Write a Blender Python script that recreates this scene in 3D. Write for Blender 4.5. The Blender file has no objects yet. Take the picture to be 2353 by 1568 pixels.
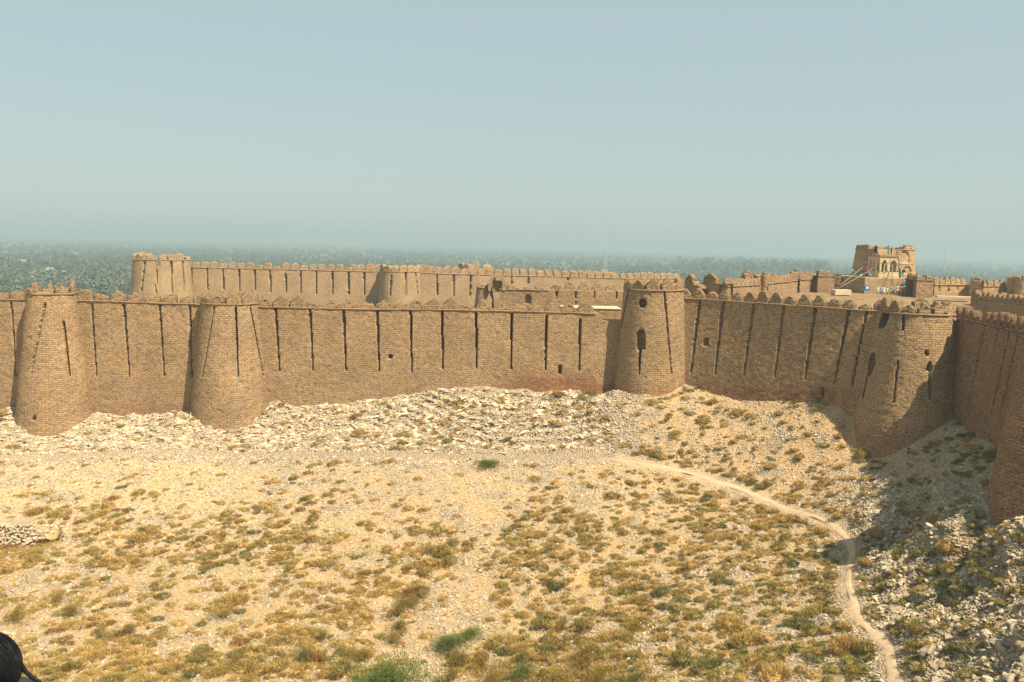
import bpy, math, random
import numpy as np
from mathutils import Vector, Matrix
R = math.radians
random.seed(7)
RNG = np.random.default_rng(11)
scene = bpy.context.scene
C = scene.collection
# ------------------------------------------------------------------ camera
FPX, PXW, PXH = 1950.0, 2353.0, 1568.0        # focal length and picture size, in picture units
PITCH, ROLL = math.atan(222.5/1950), math.atan(0.0242)
cf = np.array([0, math.cos(PITCH), -math.sin(PITCH)])
cr0 = np.array([1., 0, 0]); cu0 = np.array([0, math.sin(PITCH), math.cos(PITCH)])
cr = cr0*math.cos(ROLL) + cu0*math.sin(ROLL)
cu = cu0*math.cos(ROLL) - cr0*math.sin(ROLL)
cam_data = bpy.data.cameras.new('camera'); cam = bpy.data.objects.new('camera', cam_data); C.objects.link(cam)
cam_data.sensor_width = 36; cam_data.lens = FPX/PXW*36; cam_data.clip_start = 0.1; cam_data.clip_end = 60000
cam.matrix_world = Matrix(((cr[0], cu[0], -cf[0], 0), (cr[1], cu[1], -cf[1], 0), (cr[2], cu[2], -cf[2], 0), (0, 0, 0, 1)))
scene.camera = cam
# ------------------------------------------------------------------ light
SUN_AZ, SUN_EL = 49.0, 56.0     # degrees right of straight behind the camera; elevation
tosun = Vector((math.sin(R(SUN_AZ))*math.cos(R(SUN_EL)), -math.cos(R(SUN_AZ))*math.cos(R(SUN_EL)), math.sin(R(SUN_EL))))
sd = bpy.data.lights.new('sun', 'SUN'); sd.energy = 5.0; sd.angle = R(0.5); sd.color = (1.0, 0.86, 0.66)
so = bpy.data.objects.new('sun', sd); C.objects.link(so); so.rotation_euler = tosun.to_track_quat('Z', 'Y').to_euler(); so.location = (0, 0, 60)
w = bpy.data.worlds.new("World"); scene.world = w; w.use_nodes = True
nt = w.node_tree; nt.nodes.clear()
sky = nt.nodes.new('ShaderNodeTexSky'); sky.sky_type = 'NISHITA'; sky.sun_disc = False
sky.sun_elevation = R(SUN_EL); sky.sun_rotation = math.atan2(tosun.x, tosun.y)
sky.air_density = 1.25; sky.dust_density = 1.0; sky.ozone_density = 1.5; sky.altitude = 50
mixc = nt.nodes.new('ShaderNodeMix'); mixc.data_type = 'RGBA'; mixc.inputs[0].default_value = 0.8
mixc.inputs[7].default_value = (3.2, 3.95, 3.9, 1)
bg = nt.nodes.new('ShaderNodeBackground'); bg.inputs[1].default_value = 0.08
wo = nt.nodes.new('ShaderNodeOutputWorld')
nt.links.new(sky.outputs[0], mixc.inputs[6]); nt.links.new(mixc.outputs[2], bg.inputs[0]); nt.links.new(bg.outputs[0], wo.inputs[0])
vs = scene.view_settings; vs.view_transform = 'Standard'; vs.look = 'None'; vs.exposure = 0.9; vs.gamma = 1.0; vs.use_curve_mapping = False
scene.render.resolution_x = 1024; scene.render.resolution_y = 682
scene.cycles.max_bounces = 5; scene.cycles.volume_bounces = 1
# ------------------------------------------------------------------ geometry helpers
def at(x, y, Y):
    """the point at world distance Y that the camera sees in direction (x, y)"""
    d = cf + (x-PXW/2)/FPX*cr - (y-PXH/2)/FPX*cu
    return d*(Y/d[1])
def proj(P):
    P = np.asarray(P, float); z = np.maximum(P @ cf, .01)
    return PXW/2 + FPX*(P @ cr)/z, PXH/2 - FPX*(P @ cu)/z
def hsh(ix, iy, seed):
    n = (ix.astype(np.int64)*374761393 + iy.astype(np.int64)*668265263 + seed*974634777) & 0xffffffff
    n = ((n ^ (n >> 13))*1274126177) & 0xffffffff
    n = ((n ^ (n >> 16))*2246822519) & 0xffffffff
    return ((n ^ (n >> 15)) & 0xffffff)/float(0xffffff)
def vn(x, y, seed=0):
    x = np.asarray(x, float); y = np.asarray(y, float)
    ix = np.floor(x); iy = np.floor(y); fx = x-ix; fy = y-iy
    fx = fx*fx*(3-2*fx); fy = fy*fy*(3-2*fy)
    a = hsh(ix, iy, seed); b = hsh(ix+1, iy, seed); c = hsh(ix, iy+1, seed); d = hsh(ix+1, iy+1, seed)
    return (a*(1-fx)+b*fx)*(1-fy) + (c*(1-fx)+d*fx)*fy
def fbm(x, y, seed=0, o=4):
    s = 0; a = .5; t = 0
    for k in range(o):
        s = s + a*vn(x*2**k, y*2**k, seed+k*17); t += a; a *= .5
    return s/t
def sst(a, b, x): t = np.clip((x-a)/(b-a), 0, 1); return t*t*(3-2*t)
def inpoly(x, y, poly):
    ins = np.zeros(x.shape, bool); n = len(poly)
    for i in range(n):
        x0, y0 = poly[i]; x1, y1 = poly[(i+1) % n]
        if y0 == y1: continue
        c = ((y0 > y) != (y1 > y)) & (x < (x1-x0)*(y-y0)/(y1-y0)+x0)
        ins ^= c
    return ins
def mesh(name, verts, faces, mats=(), uv=None, smooth=False, fmat=None, attrs=None):
    me = bpy.data.meshes.new(name)
    verts = np.asarray(verts, np.float32)
    if isinstance(faces, np.ndarray):
        nf, k = faces.shape
        me.vertices.add(len(verts)); me.vertices.foreach_set('co', verts.ravel())
        me.loops.add(nf*k); me.polygons.add(nf)
        me.loops.foreach_set('vertex_index', faces.ravel().astype(np.int32))
        me.polygons.foreach_set('loop_start', np.arange(0, nf*k, k, dtype=np.int32))
        me.polygons.foreach_set('loop_total', np.full(nf, k, np.int32))
    else:
        me.from_pydata([tuple(map(float, v)) for v in verts], [], [tuple(int(i) for i in f) for f in faces])
    me.update(calc_edges=True)
    if uv is not None:
        l = me.uv_layers.new(name='UVMap'); li = np.empty(len(me.loops), np.int32); me.loops.foreach_get('vertex_index', li)
        l.data.foreach_set('uv', np.asarray(uv, np.float32)[li].ravel())
    for m in mats: me.materials.append(m)
    if fmat is not None: me.polygons.foreach_set('material_index', np.asarray(fmat, np.int32))
    if attrs:
        for k, v in attrs.items():
            a = me.attributes.new(k, 'FLOAT', 'POINT'); a.data.foreach_set('value', np.asarray(v, np.float32))
    if smooth: me.polygons.foreach_set('use_smooth', np.ones(len(me.polygons), bool))
    me.validate(); me.update()
    return me
def ob(name, me, parent=None, loc=None, rz=None, sc=None):
    o = bpy.data.objects.new(name, me); C.objects.link(o)
    if parent: o.parent = parent
    if loc is not None: o.location = [float(v) for v in loc]
    if rz is not None: o.rotation_euler = (0, 0, rz) if not hasattr(rz, '__len__') else rz
    if sc is not None: o.scale = sc if hasattr(sc, '__len__') else (sc,)*3
    return o
def tag(o, label=None, cat=None, group=None, kind=None):
    if label: o['label'] = label
    if cat: o['category'] = cat
    if group: o['group'] = group
    if kind: o['kind'] = kind
    return o
def thing(name, label, cat, loc=(0, 0, 0), group=None, rz=0):
    return tag(ob(name, None, None, loc, rz), label, cat, group)
class MB:
    def __init__(s): s.v = []; s.f = []
    def add(s, v, f):
        b = len(s.v); s.v += [tuple(float(c) for c in p) for p in v]; s.f += [tuple(i+b for i in q) for q in f]
    def box(s, c, sz, rz=0, jit=0, taper=0):
        v = []
        for dz in (-1, 1):
            for dx, dy in ((-1, -1), (1, -1), (1, 1), (-1, 1)):
                k = 1-taper if dz > 0 else 1
                x, y, z = dx*sz[0]/2*k, dy*sz[1]/2*k, dz*sz[2]/2
                v.append((c[0]+x*math.cos(rz)-y*math.sin(rz)+random.uniform(-jit, jit), c[1]+x*math.sin(rz)+y*math.cos(rz)+random.uniform(-jit, jit), c[2]+z+random.uniform(-jit, jit)))
        s.add(v, [(3, 2, 1, 0), (4, 5, 6, 7), (0, 1, 5, 4), (1, 2, 6, 5), (2, 3, 7, 6), (3, 0, 4, 7)])
    def tube(s, pts, rad, n=6, cap=True):
        pts = [Vector([float(c) for c in p]) for p in pts]
        if not hasattr(rad, '__len__'): rad = [rad]*len(pts)
        v = []; f = []
        for i, p in enumerate(pts):
            d = (pts[min(i+1, len(pts)-1)]-pts[max(i-1, 0)]).normalized()
            a = d.orthogonal().normalized() if i == 0 else (pa - d*pa.dot(d)).normalized()
            pa = a; b = d.cross(a)
            for k in range(n):
                t = 2*math.pi*k/n; v.append(p + (a*math.cos(t)+b*math.sin(t))*rad[i])
        for i in range(len(pts)-1):
            for k in range(n): f.append((i*n+k, i*n+(k+1) % n, (i+1)*n+(k+1) % n, (i+1)*n+k))
        if cap: f += [tuple(range(n-1, -1, -1)), tuple((len(pts)-1)*n+k for k in range(n))]
        s.add(v, f)
    def mesh(s, name, m, smooth=False): return mesh(name, s.v, s.f, [m] if m else [], smooth=smooth)
    def ob(s, name, m, parent=None, smooth=False, **k): return ob(name, s.mesh(name, m, smooth), parent, **k)
# ------------------------------------------------------------------ materials
class NT:
    def __init__(s, name, rough=.9, spec=.2):
        s.m = bpy.data.materials.new(name); s.m.use_nodes = True; s.t = s.m.node_tree
        s.b = s.t.nodes['Principled BSDF']; s.b.inputs['Roughness'].default_value = rough; s.b.inputs['Specular IOR Level'].default_value = spec
    def n(s, typ, **k):
        o = s.t.nodes.new(typ)
        for a, b in k.items():
            if a[0] == 'i' and a[1:].isdigit(): o.inputs[int(a[1:])].default_value = b
            elif a.startswith('I_'): o.inputs[a[2:]].default_value = b
            else: setattr(o, a, b)
        return o
    def l(s, a, b): s.t.links.new(a, b)
    def coords(s, kind='Object'): return s.n('ShaderNodeTexCoord').outputs[kind]
    def noise(s, vec, scale, detail=4, rough=.6, dist=0):
        o = s.n('ShaderNodeTexNoise'); o.inputs['Scale'].default_value = scale; o.inputs['Detail'].default_value = detail
        o.inputs['Roughness'].default_value = rough; o.inputs['Distortion'].default_value = dist; s.l(vec, o.inputs['Vector']); return o.outputs[0]
    def ramp(s, fac, stops):
        o = s.n('ShaderNodeValToRGB'); e = o.color_ramp.elements
        while len(e) < len(stops): e.new(.5)
        for q, (p, c) in zip(e, stops): q.position = p; q.color = (c, c, c, 1) if not hasattr(c, '__len__') else (*c[:3], 1)
        s.l(fac, o.inputs[0]); return o.outputs[0]
    def mix(s, fac, a, b, mode='MIX'):
        o = s.n('ShaderNodeMix', data_type='RGBA', blend_type=mode)
        for sock, v in ((o.inputs[0], fac), (o.inputs[6], a), (o.inputs[7], b)):
            if hasattr(v, 'links') or hasattr(v, 'is_linked'): s.l(v, sock)
            elif hasattr(v, '__len__'): sock.default_value = (*v[:3], 1)
            else: sock.default_value = v if sock == o.inputs[0] else (v, v, v, 1)
        return o.outputs[2]
    def math(s, op, a, b=None):
        o = s.n('ShaderNodeMath', operation=op)
        for sock, v in ((o.inputs[0], a), (o.inputs[1], b)):
            if v is None: continue
            if hasattr(v, 'is_linked'): s.l(v, sock)
            else: sock.default_value = v
        return o.outputs[0]
    def bump(s, h, dist=.1, st=1):
        o = s.n('ShaderNodeBump'); o.inputs['Strength'].default_value = st; o.inputs['Distance'].default_value = dist
        s.l(h, o.inputs['Height']); s.l(o.outputs[0], s.b.inputs['Normal'])
    def col(s, c):
        if hasattr(c, 'is_linked'): s.l(c, s.b.inputs['Base Color'])
        else: s.b.inputs['Base Color'].default_value = (*c, 1)
        return s.m
    def attr(s, name): o = s.n('ShaderNodeAttribute', attribute_name=name); return o.outputs['Fac']
def mat_plain(name, c, rough=.8, var=.25, scale=6.0, spec=.2, metal=0):
    q = NT(name, rough, spec); v = q.noise(q.coords(), scale, 3)
    d = [x*(1-var) for x in c]; e = [min(x*(1+var), .9) for x in c]
    q.b.inputs['Metallic'].default_value = metal
    return q.col(q.ramp(v, [(.3, d), (.7, e)]))
def mat_brick(name, c1, c2, joint=.95, bw=.55, bh=.24, bumpd=.03):
    """sun-dried brick in rough courses: colour grain and fine relief on metre-scaled UVs"""
    q = NT(name, .95, .1); uv = q.n('ShaderNodeUVMap').outputs[0]
    wob = q.noise(uv, 1.3, 3, .6)
    off = q.n('ShaderNodeVectorMath', operation='MULTIPLY_ADD'); q.l(wob, off.inputs[0]); off.inputs[1].default_value = (.25, .22, 0); q.l(uv, off.inputs[2])
    br = q.n('ShaderNodeTexBrick'); q.l(off.outputs[0], br.inputs[0])
    br.inputs['Scale'].default_value = 1; br.inputs['Brick Width'].default_value = bw; br.inputs['Row Height'].default_value = bh
    br.inputs['Mortar Size'].default_value = .03; br.inputs['Mortar Smooth'].default_value = .3
    br.inputs['Color1'].default_value = (*c1, 1); br.inputs['Color2'].default_value = (*c2, 1); br.inputs['Mortar'].default_value = (*[x*.42 for x in c1], 1)
    msk = q.ramp(q.noise(uv, .9, 4, .7), [(.36, 0.35), (.6, 1.0)])
    flat = q.mix(.5, c1, c2)
    base = q.mix(q.math('MULTIPLY', msk, joint), flat, br.outputs[0])
    big = q.ramp(q.noise(uv, .22, 4, .6), [(.3, .80), (.7, 1.13)])
    fine = q.ramp(q.noise(uv, 7, 3, .7), [(.3, .74), (.7, 1.2)])
    base = q.mix(1, base, big, 'MULTIPLY'); base = q.mix(1, base, fine, 'MULTIPLY')
    # short cracks
    vo = q.n('ShaderNodeTexVoronoi', feature='DISTANCE_TO_EDGE'); mp = q.n('ShaderNodeMapping'); mp.inputs['Scale'].default_value = (2.2, 4.6, 1)
    q.l(off.outputs[0], mp.inputs[0]); q.l(mp.outputs[0], vo.inputs['Vector']); vo.inputs['Scale'].default_value = 1.0
    cm = q.ramp(q.noise(uv, 1.7, 3, .6), [(.38, .12), (.54, 1)])
    cr_ = q.math('MULTIPLY', q.ramp(vo.outputs['Distance'], [(.0, 1), (.05, .9), (.12, 0)]), cm)
    base = q.mix(q.math('MULTIPLY', cr_, .6), base, [x*.26 for x in c1])
    base = q.mix(q.attr('stain'), base, q.mix(1, base, (.80, .58, .52), 'MULTIPLY'))
    h = q.math('SUBTRACT', q.math('ADD', q.math('MULTIPLY', q.math('SUBTRACT', 1, br.outputs['Fac']), .6), q.noise(uv, 9, 4, .7)), q.math('MULTIPLY', cr_, .7))
    q.bump(h, bumpd)
    return q.col(base)
M = {}
M['brick'] = mat_brick('mud_brick', (.44, .298, .163), (.36, .238, .128))
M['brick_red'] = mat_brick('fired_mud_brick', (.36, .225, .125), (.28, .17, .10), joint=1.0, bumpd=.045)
M['brick_far'] = mat_brick('weathered_mud_brick', (.48, .335, .18), (.43, .295, .16), joint=.5, bw=.6, bh=.3)
M['brick_pale'] = mat_brick('restored_pale_brick', (.54, .375, .205), (.48, .33, .18), joint=.35)
M['plaster'] = mat_plain('lime_plaster', (.52, .42, .28), var=.12, scale=3)
M['pav'] = mat_plain('cream_sandstone', (.60, .47, .27), var=.12, scale=2)
M['wood'] = mat_plain('weathered_wood', (.16, .11, .07), var=.35, scale=9)
M['rope'] = mat_plain('scaffold_rope', (.42, .36, .28), var=.2)
M['black'] = mat_plain('dark_hair', (.008, .009, .011), rough=.6, var=.3, scale=60, spec=.12)
M['skin'] = mat_plain('brown_skin', (.23, .12, .07), rough=.6, var=.08, scale=20)
def mat_rock(name, a, b, c, sc=1.0):
    q = NT(name, .92, .15); co = q.coords()
    r = q.n('ShaderNodeObjectInfo').outputs['Random']
    v = q.noise(co, 2.2*sc, 4, .7)
    base = q.ramp(v, [(.25, b), (.5, a), (.75, c)])
    base = q.mix(1, base, q.ramp(r, [(0, .72), (.5, 1.0), (1, 1.18)]), 'MULTIPLY')
    q.bump(q.noise(co, 6*sc, 5, .7), .12)
    return q.col(base)
M['stone'] = mat_rock('pale_limestone', (.63, .52, .35), (.42, .30, .18), (.76, .67, .50))
M['stone_d'] = mat_rock('brown_limestone', (.40, .315, .215), (.26, .17, .105), (.49, .41, .30))
def mat_leaf(name, cols, rough=.8, trans=.15):
    q = NT(name, rough, .15); r = q.n('ShaderNodeObjectInfo').outputs['Random']
    v = q.noise(q.coords(), 5, 3)
    base = q.ramp(r, [(i/(len(cols)-1), c) for i, c in enumerate(cols)])
    base = q.mix(1, base, q.ramp(v, [(.3, .8), (.7, 1.2)]), 'MULTIPLY')
    q.b.inputs['Transmission Weight'].default_value = 0
    return q.col(base)
M['straw'] = mat_leaf('dry_golden_grass', [(.40, .27, .085), (.48, .33, .12), (.35, .255, .08), (.43, .28, .09)])
M['olive'] = mat_leaf('olive_grass', [(.28, .215, .06), (.235, .195, .06), (.31, .24, .07)])
M['green'] = mat_leaf('grey_green_grass', [(.18, .165, .055), (.15, .155, .055), (.21, .18, .06)])
M['rust'] = mat_leaf('rusty_dry_weed', [(.25, .135, .05), (.29, .165, .06)])
M['bush'] = mat_leaf('shrub_leaf', [(.22, .155, .03), (.27, .19, .04)])
M['acacia'] = mat_leaf('acacia_leaf', [(.11, .14, .035), (.14, .165, .04)])
M['palm'] = mat_leaf('date_palm_leaf', [(.05, .07, .045), (.075, .095, .06), (.19, .195, .14)])
M['tree'] = mat_leaf('orchard_leaf', [(.07, .10, .03), (.10, .12, .035), (.05, .08, .03)])
M['bark'] = mat_plain('bark', (.13, .095, .065))
M['white'] = mat_plain('limewash', (.72, .68, .60), var=.08)
M['mudhouse'] = mat_plain('mud_plaster', (.42, .33, .24), var=.12)
M['dark'] = mat_plain('unlit_opening', (.02, .018, .016), var=.1)
M['steel'] = mat_plain('mast_steel', (.42, .45, .46), rough=.5, var=.1)
M['blue'] = mat_plain('blue_board', (.01, .16, .42), var=.05, rough=.5)
M['paper'] = mat_plain('white_panel', (.75, .77, .78), var=.03, rough=.5)
M['greenp'] = mat_plain('green_plastic', (.01, .22, .08), var=.05, rough=.5)
# ------------------------------------------------------------------ terrain
CP = [(-150,950,104.5),(0,945,104.5),(240,950,104.5),(340,955,104.5),(440,945,104.5),(640,925,104.5),(700,932,104.5),(800,930,104.5),(900,912,104.5),(1000,900,104.5),(1095,893,104.5),(1200,899,104.5),(1300,903,104.5),(1400,903,104),
 (130,1017,99),(40,965,102),(215,985,101.5),(30,1000,99),(534,1008,98.6),(442,955,102),(626,975,101.5),(700,985,99.5),(330,1000,99),(1480,918,99.6),(1400,905,102.5),(1566,889,102),
 (-150,1053,94.5),(0,1050,94.5),(300,1041,95),(560,1045,94.5),(1000,1050,94),(1250,1048,94.5),(1440,1060,93.5),(1600,1092,90),(1750,1140,86),(1850,1180,80),
 (1950,1300,68),(1965,1400,60),(2050,1500,53),(2060,1568,49.5),
 (0,1110,87.5),(500,1110,87),(1000,1110,87),(1350,1120,87),
 (0,1200,80),(0,1290,74.5),(0,1350,70),(0,1568,57),(500,1300,74),(500,1568,57.5),(1000,1300,75.5),(900,1568,59),(1150,1150,86),(1250,1568,58),(1500,1568,55.5),(1500,1300,73),(1750,1300,71),(1800,1568,52.5),(1700,1220,79),
 (1650,900,101.2),(1750,908,97.3),(1850,915,93.6),(1930,925,91),(1950,1000,88.6),(1800,1040,89.5),(2000,1060,85.6),(1930,1062,87),(2100,1005,84.5),(2157,980,84),(2240,1007,78.6),(2328,1042,71.5),(2200,1100,70),(2200,1180,62.3),(2050,1100,77.5),(2000,1130,78),(1880,1130,84),
 (2295,1205,61),(2340,1205,56.5),(2353,1300,53.5),(2200,1300,60.5),(2050,1250,70),(2200,1450,52),(2353,1450,46.5),(2353,1568,43),(2200,1568,46)]
pts = [tuple(at(x, y, Y)) for x, y, Y in CP]
pts += [(0, 15, -33), (-70, 15, -31), (50, 15, -24), (-95, 60, -30), (-95, 100, -24), (0, 38, -32.5), (-35, 38, -31.5), (44, 38, -19.5), (60, 50, -17), (60, 75, -15), (60, 95, -14), (-30, 112, -21), (10, 112, -18), (47, 57, -17), (46, 75, -15.6)]
pts = np.array(pts)
def tps_fit(p, lam=.05):
    q = p[:, :2]/50; n = len(q)
    r2 = ((q[:, None]-q[None])**2).sum(2)
    K = np.where(r2 > 0, .5*r2*np.log(r2+1e-12), 0) + lam*.01*np.eye(n)
    P = np.c_[np.ones(n), q]; A = np.zeros((n+3, n+3)); A[:n, :n] = K; A[:n, n:] = P; A[n:, :n] = P.T
    return q, np.linalg.solve(A, np.r_[p[:, 2], 0, 0, 0])
TQ, TW = tps_fit(pts)
def tps(x, y):
    x = np.asarray(x, float); sh = x.shape; x = x.ravel()/50; y = np.asarray(y, float).ravel()/50
    out = TW[-3] + TW[-2]*x + TW[-1]*y
    for (a, b), k in zip(TQ, TW[:-3]):
        r2 = (x-a)**2+(y-b)**2; out = out + k*.5*r2*np.log(r2+1e-12)
    return out.reshape(sh)
# plan of the near circuit of walls
WALL_L = [(-92, 105), (17.0, 105)]
WALL_B = [(17.0, 104.8), (21, 104.2), (25.2, 101), (30.7, 95.8), (36.1, 90.8), (38.3, 89.3), (41, 89)]
WALL_C = [(45.2, 90.5), (45.4, 86.5), (44.9, 80), (43.9, 74), (42.6, 68.5), (41.2, 63), (40.9, 60)]
FORT = [(-100, 106.4), (17, 106.4), (22, 106), (26.4, 102.8), (31.8, 97.4), (37, 92.6), (42, 91.8), (46.8, 91.6), (46.8, 86.5), (46.3, 80), (45.3, 74), (44, 68.5), (42.6, 63), (43.5, 56), (50, 20), (60, -60), (600, -60), (600, 600), (-100, 600)]
def interior(x, y):
    lowr = sst(46.5, 47.5, x)*(1-sst(119, 121, y))
    z = -17 - 12*sst(50, 95, -x)*sst(112, 150, y) + 6*sst(-15, 10, x) + 4.25*sst(14, 26, x) - .55*sst(14, 26, x)*(1-sst(126, 130, y)) - 3*lowr
    z = z + (-46-z)*np.clip(sst(238, 330, y + .25*np.abs(x-20)), 0, 1)
    z = z + (-46-z)*sst(110, 170, -x)
    z = z + (-46-z)*sst(2, 12, x)*sst(158, 195, y)
    return z
def seg_dist(x, y, line):
    d = np.full(x.shape, 1e9)
    for (ax, ay), (bx, by) in zip(line[:-1], line[1:]):
        t = np.clip(((x-ax)*(bx-ax)+(y-ay)*(by-ay))/max((bx-ax)**2+(by-ay)**2, 1e-9), 0, 1)
        d = np.minimum(d, np.hypot(x-ax-t*(bx-ax), y-ay-t*(by-ay)))
    return d
def smooth_h(x, y):
    z = np.clip(tps(x, y), -36, -13)
    r = np.hypot(x, y-75)
    return z + (-46-z)*sst(150, 260, np.maximum(-x-40, 60-y+np.abs(x)*.2))
def hit(px, py, f=None):
    """where the line of sight through (px, py) meets the valley ground"""
    f = f or smooth_h
    px = np.atleast_1d(np.asarray(px, float)); py = np.atleast_1d(np.asarray(py, float))
    d = cf[None] + ((px-PXW/2)/FPX)[:, None]*cr - ((py-PXH/2)/FPX)[:, None]*cu; d = d/d[:, 1:2]
    lo = np.full(len(px), 36.0); hi = np.full(len(px), 108.0)
    Ys = np.linspace(36, 108, 145); first = np.full(len(px), 108.0)
    for Y in Ys[::-1]:
        P = d*Y; below = P[:, 2] < f(P[:, 0], P[:, 1]); first = np.where(below, Y, first)
    lo = first-.6; hi = first
    for _ in range(12):
        mid = (lo+hi)/2; P = d*mid[:, None]; b = P[:, 2] < f(P[:, 0], P[:, 1])
        hi = np.where(b, mid, hi); lo = np.where(b, lo, mid)
    return d*hi[:, None]
PATHPX = [(-80,1053),(0,1050),(200,1046),(300,1042),(420,1040),(560,1045),(800,1046),(1000,1050),(1180,1052),(1300,1048),(1440,1058),(1560,1082),(1650,1107),(1750,1140),(1850,1180),(1930,1218),(1962,1260),(1950,1310),(1947,1350),(1963,1400),(1985,1440),(2035,1475),(2052,1500),(2040,1530),(2060,1568),(2075,1640)]
PW = hit([p[0] for p in PATHPX], [p[1] for p in PATHPX]); PATHL = [(a, b) for a, b, c in PW]
pathy = lambda fx: np.interp(fx, [p[0] for p in PATHPX[:16]], [p[1] for p in PATHPX[:16]])
def masks(x, y, z):
    fx, fy = proj(np.stack([x, y, z], -1).reshape(-1, 3)); fx = fx.reshape(x.shape); fy = fy.reshape(x.shape)
    above = sst(40, -35, fy-pathy(np.minimum(fx, 1500)))*sst(1500, 1350, fx)        # ledges between path and wall
    pr = np.interp(fy, [1215, 1260, 1310, 1350, 1400, 1440, 1475, 1500, 1568], [1935, 1975, 1965, 1960, 1975, 2000, 2050, 2065, 2070])
    crag = sst(0, 50, fx-pr)*sst(1120, 1230, fy) + .5*sst(1880, 2050, fx)*sst(1060, 1160, fy)
    white = sst(850, 350, fx)*sst(1330, 1180, fy)
    return fx, fy, above, np.clip(crag, 0, 1), white
PAD = hit([0, 128, 70, -60], [1196, 1200, 1222, 1226]); PADZ = float(PAD[:, 2].mean())+.45
FRONT = hit([-90, 0, 70, 132, 150, 90, 0, -90], [1228, 1227, 1223, 1203, 1240, 1262, 1280, 1292])
def height(x, y, fine=True):
    x = np.asarray(x, float); y = np.asarray(y, float)
    z = smooth_h(x, y)
    if fine:
        fx, fy, above, crag, white = masks(x, y, z)
        pd = seg_dist(x, y, PATHL); k = sst(.5, 2.0, pd)
        n1 = fbm(x*.11, y*.11, 3, 3)-.5; n2 = fbm(x*.55, y*.55, 5, 4)-.5; n3 = fbm(x*1.9, y*1.9, 9, 3)-.5
        z = z + k*(n1*1.0 + n2*(.5+.4*above+.5*crag) + n3*(.22+.25*crag))
        # rock ledges
        st = .62 + .2*vn(x*.05, y*.05, 21); zz = z + .35*(vn(x*.12, y*.12, 22)-.5)
        q = np.floor(zz/st)*st + st*sst(.25, .55, zz/st-np.floor(zz/st))
        lay = k*above*.75*sst(.35, .6, vn(x*.13, y*.3, 23))
        z = z + lay*(q-zz)
        # crags: upstanding blocks with steep faces
        c = vn(x*.33, y*.33, 31)*.65+vn(x*.9, y*.9, 32)*.35
        z = z + crag*k*.6*(sst(.50, .56, c)-.35) + crag*k*.35*(sst(.5, .55, vn(x*.7+9, y*.7, 33))-.5)
        dist = seg_dist(x, y, [tuple(p[:2]) for p in PAD]+[tuple(PAD[0][:2])])
        ip = inpoly(x, y, [tuple(p[:2]) for p in PAD]); kk = np.where(ip, 1, sst(.7, .1, dist))
        z = z*(1-kk) + PADZ*kk
    if fine: z = np.where(inpoly(x, y, [tuple(p[:2]) for p in FRONT]), np.minimum(z, PADZ-1.95), z)
    ins = inpoly(x, y, FORT) | (y > 107)
    return np.where(ins, interior(x, y), z)
xs = np.r_[np.arange(-330, -78, 12), np.arange(-78, 66, .24), np.arange(66, 620, 14)]
ys = np.r_[np.arange(-90, 38, 6), np.arange(38, 107.5, .24), np.arange(107.5, 420, 7)]
X, Y = np.meshgrid(xs, ys); Z = height(X, Y)
edge = np.minimum.reduce([X-xs[0], xs[-1]-X, Y-ys[0], ys[-1]-Y]); Z = Z + (-47-Z)*sst(60, 0, edge)
ny, nx = X.shape; idx = np.arange(nx*ny).reshape(ny, nx)
F = np.stack([idx[:-1, :-1], idx[:-1, 1:], idx[1:, 1:], idx[1:, :-1]], -1).reshape(-1, 4)
fx, fy, above, crag, white = masks(X, Y, Z)
pd = seg_dist(X, Y, PATHL)
def mat_ground():
    q = NT('stony_ground', .95, .1); co = q.coords()
    n = q.noise(co, .35, 5, .65); m = q.noise(co, 2.3, 5, .75); f = q.noise(co, 9, 4, .8)
    soil = q.ramp(m, [(.3, (.38, .235, .11)), (.5, (.50, .335, .165)), (.7, (.58, .43, .25))])
    vo = q.n('ShaderNodeTexVoronoi', feature='F1'); vo.inputs['Scale'].default_value = 3.6; q.l(co, vo.inputs['Vector']); vo.inputs['Randomness'].default_value = 1
    vc = q.ramp(vo.outputs['Color'], [(0, (.30, .235, .155)), (.5, (.48, .40, .29)), (1, (.57, .50, .39))])
    ve = q.n('ShaderNodeTexVoronoi', feature='DISTANCE_TO_EDGE'); ve.inputs['Scale'].default_value = 3.6; q.l(co, ve.inputs['Vector'])
    rocky = q.ramp(q.math('ADD', q.math('MULTIPLY', q.attr('rock'), .45), n), [(.46, 0), (.62, 1)])
    fines = q.ramp(f, [(.3, .72), (.7, 1.22)])
    c = q.mix(q.math('MULTIPLY', rocky, .85), soil, vc)
    c = q.mix(1, c, fines, 'MULTIPLY')
    c = q.mix(q.attr('white'), c, q.mix(1, c, (1.32, 1.32, 1.3), 'MULTIPLY'))
    gz = q.math('MULTIPLY', q.ramp(q.noise(co, .5, 5, .7), [(.44, 0), (.6, .7)]), q.attr('grass'))
    c = q.mix(gz, c, q.ramp(f, [(.3, (.36, .235, .085)), (.7, (.58, .40, .16))]))
    c = q.mix(q.attr('inner'), c, q.mix(1, (.27, .18, .10), fines, 'MULTIPLY'))
    c = q.mix(q.attr('path'), c, (.50, .37, .235))
    h = q.math('ADD', q.math('MULTIPLY', q.ramp(ve.outputs['Distance'], [(0, 0), (.22, 1)]), q.math('MULTIPLY', rocky, 1.2)), q.math('ADD', f, m))
    q.bump(h, .13)
    return q.col(c)
M['ground'] = mat_ground()
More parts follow.
